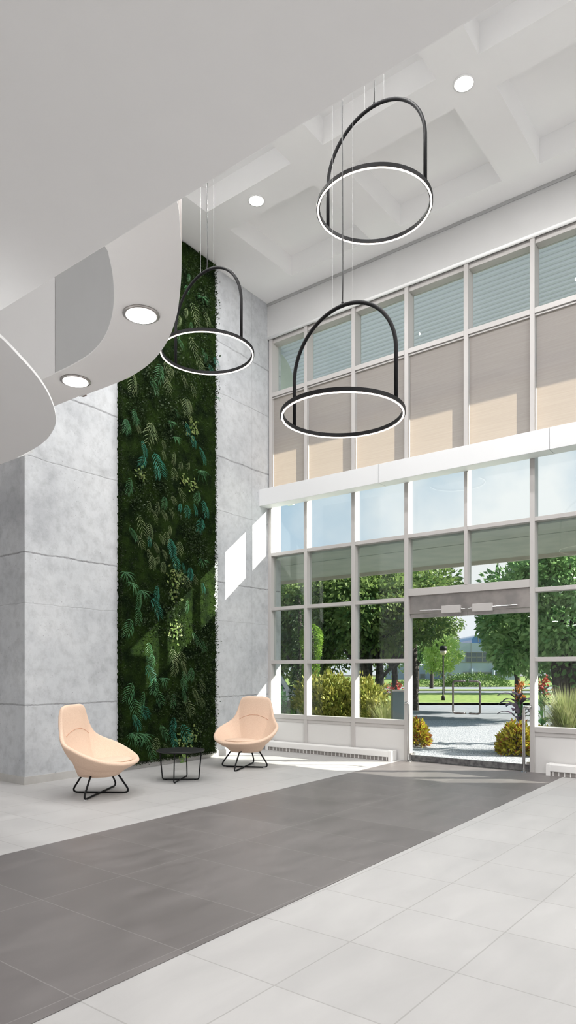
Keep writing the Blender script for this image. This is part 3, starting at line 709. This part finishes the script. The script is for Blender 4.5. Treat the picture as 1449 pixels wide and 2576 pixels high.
# grassy tufts
for u, v, s in [(419,1062,24),(496,1184,36),(303,1440,36),(321,1466,32),(346,1486,30),(500,1407,28),(321,1842,40),(352,1846,42),(400,1705,28),(334,1843,40),(430,1100,24),(500,745,30),(540,1000,14)]:
    p = Vector(wallpt(u, v)); p.x = XW0+(p.y-10.2)*g2+.08; r = s/f_*11.5; mb = MB()
    for k in range(16):
        a = random.uniform(-PI*1.05, PI*.05); ln = r*random.uniform(.5, .95); dy, dz = math.cos(a), math.sin(a)*.9-.15
        pts = [Vector((0, 0, 0)), Vector((.06, dy*ln*.5, dz*ln*.5)), Vector((.07, dy*ln, dz*ln-.15*ln))]
        w = .0032; nrm = Vector((0, -dz, dy))*w
        mb.add([pts[0]-nrm*.5, pts[0]+nrm*.5, pts[1]+nrm, pts[1]-nrm, pts[2]], [(0, 1, 2, 3), (3, 2, 4)])
    mb.build('grass_tuft', M['fernG'], lw, loc=tuple(p+lw_inv))
# ivy sprigs
for u, v, s in [(456,1210,20),(477,1222,16),(484,1085,22),(478,1072,16),(428,1450,26),(438,1460,22),(430,1490,24),(470,1862,26),(440,1868,20),(480,1845,22),(452,1905,14),(344,1196,16),(425,1590,26),(436,1580,22)]:
    p = Vector(wallpt(u, v)); p.x = XW0+(p.y-10.2)*g2+.10; r = s/f_*11.5; m_ = 26
    Pq = RNG.normal(size=(m_, 3))*np.array([.01, r*.45, r*.5]); V, Fq = leafquads(Pq, RNG.normal(size=(m_, 3))*np.array([.3, 1, 1])+np.array([.3, 0, -.5]), .055, .75, up=np.array([1., 0, 0]))
    o = npmesh('ivy_sprig', V, Fq, M['ivy'], lw); o.location = p+lw_inv

# ------------------------------------------------------------------ outside: canopies, arch wall and added sun blocker
struct(MB().box(-12, 2, 10.52, 13.5, 8.30, 8.5).build('ceiling_outer_canopy', M['corrug']))
struct(MB().box(-12, 2, 10.37, 11.12, 3.70, 3.80).build('ceiling_entrance_canopy', M['beam']))
struct(MB().box(-12, 2, 11.12, 11.16, 3.74, 3.80).build('trim_canopy_groove', M['rubber']))
struct(MB().box(-12, 2, 11.16, 13.02, 3.70, 3.80).build('ceiling_entrance_canopy_outer', M['beam']))
struct(MB().box(-12, 2, 13.02, 13.10, 3.63, 3.82).build('trim_canopy_edge', M['cream']))
struct(MB().box(-1.3, -1.15, 10.38, 12.25, 3.83, 5.95).build('wall_sun_blocker', M['beam']))  # unseen; added and sized to block sun through the right-hand bays
ew = MB(); arc = [(10.55, 5.1), (11.70, 5.1), (11.70, 7.45)]+cr([(11.69, 7.68), (11.647, 7.854), (11.549, 8.016), (11.411, 8.137), (11.221, 8.211), (11.009, 8.25), (10.827, 8.27)])+[(10.55, 8.28)]
n_ = len(arc); vs = [(-9.1, y, z) for y, z in arc]+[(-8.95, y, z) for y, z in arc]
ew.add(vs, [tuple(range(n_)), tuple(range(n_, 2*n_))[::-1]]+[(i, i+n_, (i+1) % n_+n_, (i+1) % n_) for i in range(n_)])
struct(ew.build('wall_outer_arch', M['beam']))

# ------------------------------------------------------------------ outside: ground
def quadS(name, d0, d1, r0, r1, z, m):
    return MB().add([S(d0, r0, z), S(d0, r1, z), S(d1, r1, z), S(d1, r0, z)], [(0, 1, 2, 3)]).build(name, m)
gnd = MB().add([(-160, 10.46, -.06), (160, 10.46, -.06), (160, 240, -.06), (-160, 240, -.06), (-160, -60, -.06), (-14.2, -60, -.06), (-14.2, 10.46, -.06)], [(0, 1, 2, 3), (4, 5, 6, 0)]).build('ground', M['mulch']); struct(gnd)
gp = MB().add([(-6.0, 10.46, -.03), (-2.9, 10.46, -.03), (-4.3, 13.0, -.03), (-5.2, 16.2, -.03), (-6.4, 21.5, -.03), (-12.5, 18.2, -.03), (-8.6, 15.6, -.03), (-6.9, 13.0, -.03)], [tuple(range(8))]).build('gravel_path', M['gravel']); struct(gp)
struct(quadS('driveway', 19.8, 31.2, -90, 90, -.04, M['asphalt']))
struct(quadS('kerb', 31.2, 31.6, -90, 90, .05, M['kerb']))
struct(quadS('lawn', 31.6, 46, -90, 90, .04, M['lawn']))
struct(quadS('road', 46, 52, -90, 90, .0, M['asphalt']))
struct(quadS('lawn_strip', 52, 56, -90, 90, .04, M['lawn']))
struct(quadS('far_road', 56, 66, -90, 90, .0, M['asphalt']))
struct(quadS('far_lawn', 66, 200, -120, 120, .02, M['lawn']))

def pxS(u, d): return (u-cx_)/f_*d           # r of a thing seen at column u at distance d
def zof(v, d): return 1.5+(H_-v)/f_*d
# ---- trees
def tree(name, u, d, vc, rad, nl, leaf, mleaf, label, group, trunkr=.12, bark='bark', nclump=60, crad=.9, branches=5, zbase=0., multi=1, cat='tree'):
    r = pxS(u, d); b = S(d, r, zbase); zc = zof(vc, d)
    t = empty(name, b, SRZ); tag(t, label, cat, group)
    P, v, cc = clumps((0, 0, zc-zbase), rad, nclump, nl, crad)
    V, Fq = leafquads(P, v+RNG.normal(size=P.shape)*.5+np.array([0, 0, -.3]), leaf, .5)
    npmesh('crown', V, Fq, M[mleaf], t)
    for q in range(multi):
        mb = MB(); ox = (q-(multi-1)/2)*.35; lean = ox*1.2
        top = Vector((lean, random.uniform(-.2, .2), zc-zbase))
        mb.tube([(ox*.4, 0, -.1), (ox*.7+random.uniform(-.08, .08), 0, (zc-zbase)*.35), (lean*.9, 0, (zc-zbase)*.7), top], [trunkr*1.2, trunkr, trunkr*.75, trunkr*.4], 10)
        for k in range(branches):
            e = Vector(cc[random.randrange(len(cc))]); h = random.uniform(.3, .6)*(zc-zbase); s0 = Vector((ox*.7+(lean-ox*.7)*.3, 0, h))
            m_ = (s0+e)/2+Vector((0, 0, -.15)); mb.tube([s0, m_, e], [trunkr*.55, trunkr*.35, trunkr*.12], 7)
        mb.build('trunk', M[bark], t, smooth=True)
    return t
TG = 'trees outside the lobby'
tree('broadleaf_tree', 1420, 21, 1540, (2.7, 2.5, 1.9), 26000, .20, 'leafmid', 'large green broadleaf tree right of the glass doors, several dark trunks behind the tall grasses', TG, .16, nclump=90, crad=.75, multi=3)
tree('broadleaf_tree', 1305, 25, 1580, (1.15, 1.8, 1.8), 11000, .20, 'leafmid', 'leafy green tree seen through the right door leaf', TG, .11, nclump=45, crad=.75, multi=1)
tree('broadleaf_tree', 930, 23, 1530, (2.2, 2.2, 1.45), 18000, .19, 'leafdark', 'dark spreading tree left of the doors, branching low above the shrubs', TG, .13, nclump=75, crad=.8, multi=3, branches=8)
tree('broadleaf_tree', 1045, 27, 1495, (1.5, 1.8, .8), 9000, .20, 'leafdark', 'dark tree crown high above the left door leaf', TG, .12, nclump=34, crad=.8)
tree('broadleaf_tree', 810, 27, 1560, (2.4, 2.2, 1.9), 15000, .20, 'leafdark', 'dark tree behind the rounded green conifer', TG, .14, nclump=60, crad=.9)
tree('broadleaf_tree', 705, 30, 1578, (1.9, 2.2, 2.2), 13000, .20, 'leafdark', 'dark tree seen through the leftmost window bay', TG, .12, nclump=55, crad=.9)
tree('broadleaf_tree', 990, 25.5, 1535, (1.5, 1.8, 1.25), 9000, .19, 'leafdark', 'dark tree crown between the spreading tree and the doors', TG, .11, nclump=40, crad=.75, branches=6)
tree('broadleaf_tree', 755, 25.5, 1552, (1.4, 1.6, 1.5), 9000, .19, 'leafdark', 'dark tree behind the tall narrow conifer', TG, .11, nclump=40, crad=.75)
tree('broadleaf_tree', 1115, 44, 1648, (1.35, 1.3, 1.15), 7000, .17, 'leaflight', 'small pale green tree behind the lamp post', TG, .07, 'palebark', 40, .55)
tree('broadleaf_tree', 1048, 50, 1618, (1.5, 1.5, 1.6), 7000, .20, 'leafmid', 'mid green street tree with dark trunk left of the pale tree', TG, .13, 'bark', 40, .7)
tree('broadleaf_tree', 1085, 60, 1575, (2.6, 2.5, 1.9), 10000, .24, 'leafdark', 'tall dark tree behind the small pale tree', TG, .15, 'bark', 50, .9)
tree('broadleaf_tree', 960, 55, 1590, (5., 3, 3.2), 12000, .28, 'leafdark', 'far dark tree mass left of the doors', TG, .2, 'bark', 60, 1.3)
tree('broadleaf_tree', 1490, 45, 1560, (5., 3, 4.), 14000, .28, 'leafmid', 'far green tree behind the large right tree', TG, .2, 'bark', 60, 1.4)

# ---- shrubs
def mound(name, u, d, r0, h, nl, leaf, ml, label, cat, group, wid=.5, updir=.4, z0=0., depth=None, second=None):
    """rounded shrub: leaves on a bumpy dome over a woody core"""
    b = S(d, pxS(u, d), z0); t = empty(name, b, SRZ); tag(t, label, cat, group)
    v = RNG.normal(size=(nl, 3)); v[:, 2] = np.abs(v[:, 2]); v /= np.linalg.norm(v, axis=1, keepdims=True)
    bm = 1+.12*np.sin(v[:, 0]*9+r0*7)*np.sin(v[:, 1]*8+v[:, 2]*6)
    P = v*np.array([r0, depth or r0, h])*(RNG.uniform(.72, 1., nl)*bm)[:, None]
    V, Fq = leafquads(P, v+RNG.normal(size=P.shape)*.45+np.array([0, 0, updir]), leaf, wid)
    if second:
        mi = (RNG.random(nl) < second[1]).astype(int); npmesh('foliage', V, Fq, [M[ml], M[second[0]]], t, mi)
    else: npmesh('foliage', V, Fq, M[ml], t)
    mb = MB()
    for k in range(7):
        a = 2*PI*k/7; mb.tube([(0, 0, -.03), (r0*.3*math.cos(a), r0*.3*math.sin(a), h*.45), (r0*.6*math.cos(a), r0*.6*math.sin(a), h*.75)], [.02, .015, .008], 6)
    mb.build('stems', M['bark'], t); return t
SG = 'shrubs outside the left windows'
mound('broadleaf_shrub', 835, 15.6, .85, 1.42, 5200, .11, 'shrub', 'tall yellow-green leafy shrub outside the second window bay', 'shrub', SG)
mound('broadleaf_shrub', 790, 16.8, .62, 1.38, 3600, .11, 'shrub', 'yellow-green shrub just right of the rounded conifer base', 'shrub', SG)
mound('broadleaf_shrub', 910, 15.4, .76, 1.34, 4600, .11, 'shrub', 'yellow-green leafy shrub outside the left side of the third window bay', 'shrub', SG)
mound('broadleaf_shrub', 952, 14.6, .46, .95, 2400, .10, 'shrub', 'lower yellow-green shrub sloping down towards the doors', 'shrub', SG)
mound('clipped_hedge', 716, 15.9, .46, .70, 3200, .05, 'hedge', 'low clipped green hedge outside the leftmost window', 'hedge', None)
mound('broadleaf_shrub', 692, 15.3, .3, 1.22, 1800, .10, 'cannagreen', 'bright green leafy shrub in front of the white van', 'shrub', SG)
for u in (1210, 1150, 1270):
    pass
mound('clipped_hedge', 1195, 68, 3.4, 1.3, 4200, .16, 'hedge', 'green hedge in front of the grey office building', 'hedge', None, z0=.02)
mound('clipped_hedge', 1090, 70, 5.0, .6, 3200, .16, 'hedge', 'low distant hedge beyond the road left of the lamp post', 'hedge', None, z0=.02)
CG = 'coleus mounds beside the path'
mound('coleus_plant', 1046, 14.0, .27, .48, 1500, .10, 'coleus', 'yellow and red coleus mound left of the gravel path', 'plant', CG, .5, .1, second=('coleusred', .3))
mound('coleus_plant', 1302, 12.6, .36, .52, 2600, .10, 'coleus', 'yellow and red coleus mound right of the path behind the right door', 'plant', CG, .45, .1, second=('coleusred', .22))
mound('coleus_plant', 1362, 12.8, .28, .42, 1400, .10, 'coleus', 'yellow coleus mound outside the window right of the doors', 'plant', CG, .5, .1, second=('coleusred', .1))
mound('low_shrub', 1430, 12.4, .45, .42, 2200, .08, 'hedge', 'low dark green shrub below the ornamental grass right of the doors', 'shrub', None)
# conifers
def conifer(u, d, prof, nl, ml, label, leafs=.07):
    b = S(d, pxS(u, d), 0); t = empty('conifer', b, SRZ); tag(t, label, 'conifer', 'conifers outside the left windows')
    zs_ = [p[0] for p in prof]; Z = RNG.uniform(zs_[0], zs_[-1], nl); Rr = np.interp(Z, zs_, [p[1] for p in prof]); Xc = np.interp(Z, zs_, [p[2] for p in prof])
    A = RNG.uniform(0, 2*PI, nl); q = RNG.uniform(.7, 1., nl)*(1+.12*np.sin(3*A+Z*5))
    P = np.stack([Xc+Rr*np.cos(A)*q, Rr*np.sin(A)*q, Z], 1); Dr = np.stack([np.cos(A), np.sin(A), np.full(nl, -.5)], 1)+RNG.normal(size=(nl, 3))*.3
    V, Fq = leafquads(P, Dr, leafs, .4); npmesh('foliage', V, Fq, M[ml], t)
    mb = MB(); mb.tube([(Xc_, 0, z_) for z_, r_, Xc_ in prof][:-1]+[(prof[-1][2], 0, prof[-1][0]-.1)], [.05]*len(prof), 8); mb.build('trunk', M['bark'], t)
dd = 17.5
conifer(782, dd, [(0, .25, .12), (.7, .22, .06), (1.3, .16, .0), (1.55, .20, -.02), (1.75, .15, .02), (2.0, .22, .03), (2.35, .29, .03), (2.6, .22, 0), (2.72, .05, 0)], 9500, 'cedar', 'rounded bright green conifer seen through the second window bay')
conifer(750, 18.6, [(0, .2, 0), (1.0, .22, 0), (1.6, .15, .03), (2.2, .17, .06), (2.9, .2, .05), (3.4, .1, .02), (3.6, .02, 0)], 7000, 'cedardark', 'tall narrow dark green conifer behind the first mullion')
# canna and grasses
def canna(u, d, h, ml, label, group, flowers=None, n=14, lw_=.13):
    b = S(d, pxS(u, d), -.02); t = empty('canna_plant', b, SRZ); tag(t, label, 'plant', group); mb = MB()
    for k in range(n):
        a = random.uniform(0, 2*PI); hh = h*random.uniform(.25, .85); ln = random.uniform(.35, .55)*min(1, h); dx, dy = math.cos(a), math.sin(a)
        base_ = Vector((dx*.04, dy*.04, hh)); sv = Vector((-dy, dx, 0)); prev = None; vs = []
        for j in range(7):
            s_ = j/6; c = base_+Vector((dx, dy, 0))*ln*s_*.75+Vector((0, 0, ln*(s_*.9-.75*s_*s_))); w = lw_*math.sin(PI*min(1, s_*.93+.05))**.8*.5
            vs += [c-sv*w, c+Vector((0, 0, -.015)), c+sv*w]
        mb.add(vs, [(3*j, 3*j+1, 3*j+4, 3*j+3) for j in range(6)]+[(3*j+1, 3*j+2, 3*j+5, 3*j+4) for j in range(6)])
    mb.build('leaves', M[ml], t, smooth=True)['kind'] = 'stuff'
    sm = MB()
    for k in range(4): sm.tube([(.03*k, 0, -.02), (.05*math.cos(k*2), .05*math.sin(k*2), h*(.8+.06*k))], .012, 6)
    sm.build('stems', M['cannagreen'], t)
    if flowers:
        cs = np.array([[.05*math.cos(k*2)+random.uniform(-.1, .1), .05*math.sin(k*2), h*(.80+.07*k)] for k in range(4)]); m_ = 160
        V, Fq = leafquads(cs[RNG.integers(0, 4, m_)]+RNG.normal(size=(m_, 3))*np.array([.04, .04, .05]), RNG.normal(size=(m_, 3)), .055, .7)
        npmesh('petals', V, Fq, M[flowers], t)['kind'] = 'stuff'
KG = 'canna plants in the entrance beds'
canna(1306, 13.4, 1.25, 'purple', 'dark purple-leaved canna rising behind the right coleus mound', KG, 'orange', 18, .16)
canna(1362, 14.4, 1.30, 'cannagreen', 'green canna with red flowers outside the window right of the doors', KG, 'red', 22)
canna(992, 15.5, 1.2, 'cannagreen', 'green canna with red flowers just left of the doors', KG, 'red', 14, .09)
def grass(u, d, h, spread, n, ml, label, group):
    b = S(d, pxS(u, d), -.02); t = empty('ornamental_grass', b, SRZ); tag(t, label, 'grass clump', group); mb = MB()
    for k in range(n):
        a = random.uniform(0, 2*PI); rr = random.uniform(0, .12); ln = h*random.uniform(.6, 1.1); sp = spread*random.uniform(.2, 1.)
        dx, dy = math.cos(a), math.sin(a); w = .006
        p = [Vector((dx*(rr+sp*s_*s_), dy*(rr+sp*s_*s_), ln*(s_-.28*s_*s_*sp))) for s_ in (0, .35, .7, 1.)]
        sv = Vector((-dy, dx, 0))*w
        mb.add([p[0]-sv, p[0]+sv, p[1]+sv, p[1]-sv, p[2]+sv*.8, p[2]-sv*.8, p[3]], [(0, 1, 2, 3), (3, 2, 4, 5), (5, 4, 6)])
    mb.build('blades', M[ml], t)['kind'] = 'stuff'
    # dense base
    v = RNG.normal(size=(300, 3)); V, Fq = leafquads(v*np.array([.1, .1, .06])+np.array([0, 0, .1]), v*.5+np.array([0, 0, 1.]), .25, .08); npmesh('base_tuft', V, Fq, M[ml], t)
OG = 'ornamental grass clumps'
grass(1425, 12.9, 1.28, .62, 1100, 'grassblade', 'large pale ornamental grass clump right of the doors', OG)
grass(968, 14.2, .95, .42, 600, 'grassblade', 'pale ornamental grass clump beside the shrubs left of the doors', OG)
grass(740, 15.2, .72, .35, 420, 'grassgreen', 'bright green grass clump under the leftmost windows', OG)
# dark box added in place of a reflection in the glass
ub = empty('reflection_stand_in', S(12.9, pxS(1001, 12.9), -.06)); tag(ub, 'dark grey-green box standing in for a reflection, outside the window just left of the doors', 'reflection_box'); ub.rotation_euler = (0, 0, SRZ)
MB().box(-.10, .12, 0, .25, 0, 1.18).build('body', M['reflection_box'], ub, bevel=.01); MB().box(-.11, .13, -.01, .26, 1.18, 1.21).build('lid', M['alu'], ub)
# lamp post
lp = empty('lamp_post', S(34.5, pxS(1115, 34.5), .04)); tag(lp, 'slim black lamp post with round globe on the lawn', 'lamp post')
MB().lathe([(.09, 0), (.09, .2), (.04, .26), (.038, 2.25), (.05, 2.3)], (0, 0, 0), 14).build('pole', M['black'], lp, smooth=True)
MB().lathe([(.05, 2.28), (.14, 2.36), (.17, 2.46), (.15, 2.52)], (0, 0, 0), 16).build('lamp_globe', M['globe'], lp, smooth=True)
MB().lathe([(.19, 2.52), (.18, 2.72), (.10, 2.76)], (0, 0, 0), 16).build('lamp_cap', M['black'], lp, smooth=True)
# van
vn = empty('white_van', S(21.5, pxS(690, 21.5), -.04), SRZ); tag(vn, 'white van partly hidden by green leaves outside the leftmost window', 'van')
side = [(-2.2, .35), (-2.2, 1.35), (-.1, 1.48), (.22, 1.42), (.48, 1.0), (.95, .88), (1.02, .38)]
n_ = len(side); vs = [(x, 0, z) for x, z in side]+[(x, 1.6, z) for x, z in side]
vb = MB().add(vs, [tuple(range(n_)), tuple(range(n_, 2*n_))[::-1]]+[(i, i+n_, (i+1) % n_+n_, (i+1) % n_) for i in range(n_)]); vb.build('body', M['carpaint'], vn, bevel=.05)
MB().add([(-.35, -.012, .98), (-.35, -.012, 1.36), (.12, -.012, 1.34), (.34, -.012, .98), (-.35, .0, .98), (-.35, .0, 1.36), (.12, .0, 1.34), (.34, .0, .98)], [(0, 3, 2, 1), (4, 5, 6, 7), (0, 1, 5, 4), (1, 2, 6, 5), (2, 3, 7, 6), (3, 0, 4, 7)]).build('side_window', M['carglass'], vn)
for x in (-1.5, .55):
    w_ = MB(); w_.tube([(x, -.03, .32), (x, .2, .32)], .32, 24); w_.build('wheel', M['rubber'], vn)
MB().box(.93, 1.02, -.02, .1, .66, .76).build('indicator_light', M['amber'], vn)
# office building
DB = 120.
ob = empty('office_building', S(DB, pxS(1200, DB), 0), SRZ); tag(ob, 'two-storey grey-blue office building with curved blue glass roof beyond the road', 'building')
def bxp(u): return (u-1200)/f_*DB
def bzp(v): return zof(v, DB)
MB().box(bxp(1120), bxp(1300), 0, 20, 0, bzp(1617)).build('main_wall', M['panelbld'], ob)
MB().box(bxp(1010), bxp(1118), 4, 20, 0, bzp(1672)).build('side_wing', M['panelbld'], ob)
def win(u0, u1, v0, v1, nx, nz_, y=-.02):
    x0_, x1_, z0_, z1_ = bxp(u0), bxp(u1), bzp(v1), bzp(v0)
    f = MB().box(x0_, x1_, y-.02, y+.02, z0_, z1_).build('window', M['darkglass'], ob)
    fr_ = MB()
    for i in range(nx+1): x = x0_+(x1_-x0_)*i/nx; fr_.box(x-.06, x+.06, y-.1, y-.02, z0_, z1_)
    for i in range(nz_+1): z = z0_+(z1_-z0_)*i/nz_; fr_.box(x0_, x1_, y-.1, y-.02, z-.05, z+.05)
    fr_.build('window_frame', M['kerb'], f)
win(1172, 1240, 1641, 1665, 5, 2); win(1165, 1182, 1691, 1703, 2, 1); win(1190, 1236, 1691, 1703, 4, 1); win(1244, 1262, 1691, 1703, 2, 1)
win(1068, 1080, 1696, 1718, 1, 2, 3.98); win(1125, 1135, 1696, 1712, 1, 2)
for u in (1186, 1240): MB().lathe([(.25, 0), (.25, 2.)], (bxp(u), -.3, 0), 12).build('column', M['panelbld'], ob)
jt = MB()
for u in (1185, 1240): jt.box(bxp(u)-.04, bxp(u)+.04, -.03, .01, bzp(1690), bzp(1618))
jt.box(bxp(1120), bxp(1300), -.03, .01, bzp(1667), bzp(1665)-.02); jt.build('wall_joint', M['kerb'], ob)
dm = MB(); cxm = (bxp(1188)+bxp(1262))/2; rw = (bxp(1262)-bxp(1188))/2; hz = bzp(1593)-bzp(1617)
pr = [(cxm-rw*math.cos(a), bzp(1617)+hz*math.sin(a)**.7) for a in np.linspace(0, PI, 20)]
n_ = len(pr); dm.add([(x, .5, z) for x, z in pr]+[(x, 12, z) for x, z in pr], [tuple(range(n_)), tuple(range(n_, 2*n_))[::-1]]+[(i, i+n_, i+n_+1, i+1) for i in range(n_-1)])
dm.build('glass_roof', M['domeglass'], ob)
df = MB()
for u in (1205, 1212, 1220, 1228, 1235): df.box(bxp(u)-.05, bxp(u)+.05, .4, .5, bzp(1615), bzp(1599))
df.build('glass_roof_frame', M['kerb'], ob)

# ------------------------------------------------------------------ light and camera
w = bpy.data.worlds.new('sky'); bpy.context.scene.world = w; w.use_nodes = True; nt = w.node_tree
bg = nt.nodes['Background']; tc = nt.nodes.new('ShaderNodeTexCoord'); sp = nt.nodes.new('ShaderNodeSeparateXYZ'); nt.links.new(tc.outputs['Generated'], sp.inputs[0])
rp = nt.nodes.new('ShaderNodeValToRGB'); e = rp.color_ramp.elements
e[0].position = 0.; e[0].color = (.86, .90, .97, 1); e[1].position = .34; e[1].color = (.36, .56, .72, 1)
x = e.new(.12); x.color = (.66, .77, .88, 1)
nt.links.new(sp.outputs[2], rp.inputs[0])
nz_ = nt.nodes.new('ShaderNodeTexNoise'); nz_.inputs['Scale'].default_value = 3.; nz_.inputs['Detail'].default_value = 6; nt.links.new(tc.outputs['Generated'], nz_.inputs['Vector'])
cr_ = nt.nodes.new('ShaderNodeValToRGB'); cr_.color_ramp.elements[0].position = .5; cr_.color_ramp.elements[1].position = .68; nt.links.new(nz_.outputs['Fac'], cr_.inputs[0])
mx = nt.nodes.new('ShaderNodeMix'); mx.data_type = 'RGBA'; nt.links.new(cr_.outputs[0], mx.inputs[0]); nt.links.new(rp.outputs[0], mx.inputs[6]); mx.inputs[7].default_value = (1, 1, 1, 1)
nt.links.new(mx.outputs[2], bg.inputs['Color']); bg.inputs['Strength'].default_value = 1.0
sd = Vector((-1.325, -1., -.80)).normalized()
sl = bpy.data.lights.new('sun', 'SUN'); sl.energy = 15.0; sl.angle = .006; sl.color = (1, .93, .82)
def lamp(x, y, z, p, r=.10, col=(1, .985, .975)):
    l = bpy.data.lights.new('downlight_and_fill', 'AREA'); l.shape = 'DISK'; l.size = 2*r; l.energy = p; l.color = col
    o = bpy.data.objects.new('downlight_and_fill', l); C.objects.link(o); o.location = (x, y, z)
LP = 80
for yy_ in (7.83, 5.68, 3.53):
    for xx_ in (-6.717, -3.395, -.07, 3.25, 6.57): lamp(xx_, yy_, CZ-.02, LP)  # two match modelled downlights; the rest are unseen lamps added for brightness
for xx_ in (-8., -4.): lamp(xx_, -1., CZ-.02, 45)  # no fixtures here; added to lift the dark stair void
for yy_ in (-.6, -3., -5.4):
    for xx_ in (-7, -4.5, -2, .5, 3, 5.5): lamp(xx_, yy_, 3.19, 16.5)  # unseen lamps under the low ceiling, added to brighten floor and slab
lamp(-3.44, 2.874, 3.78, 12, .09); lamp(-4.635, 3.211, 3.78, 12, .09)
so2 = bpy.data.objects.new('sun', sl); C.objects.link(so2); so2.rotation_euler = sd.to_track_quat('-Z', 'Y').to_euler()

cam = bpy.data.cameras.new('camera'); co = bpy.data.objects.new('camera', cam); C.objects.link(co)
co.location = (0, 0, 1.5); fwd = Vector((F2[0], F2[1], 0)); co.rotation_euler = fwd.to_track_quat('-Z', 'Y').to_euler()
cam.sensor_fit = 'HORIZONTAL'; cam.sensor_width = 36; cam.lens = 36*1713/1449; cam.shift_x = 0; cam.shift_y = (1689-1288)/1449
cam.clip_start = .05; cam.clip_end = 600
sc = bpy.context.scene; sc.camera = co
vs = sc.view_settings; vs.view_transform = 'Standard'; vs.look = 'None'; vs.exposure = 0.; vs.gamma = 1.; vs.use_curve_mapping = False
sc.cycles.use_denoising = True
sc.cycles.max_bounces = 12; sc.cycles.diffuse_bounces = 6; sc.cycles.transparent_max_bounces = 16
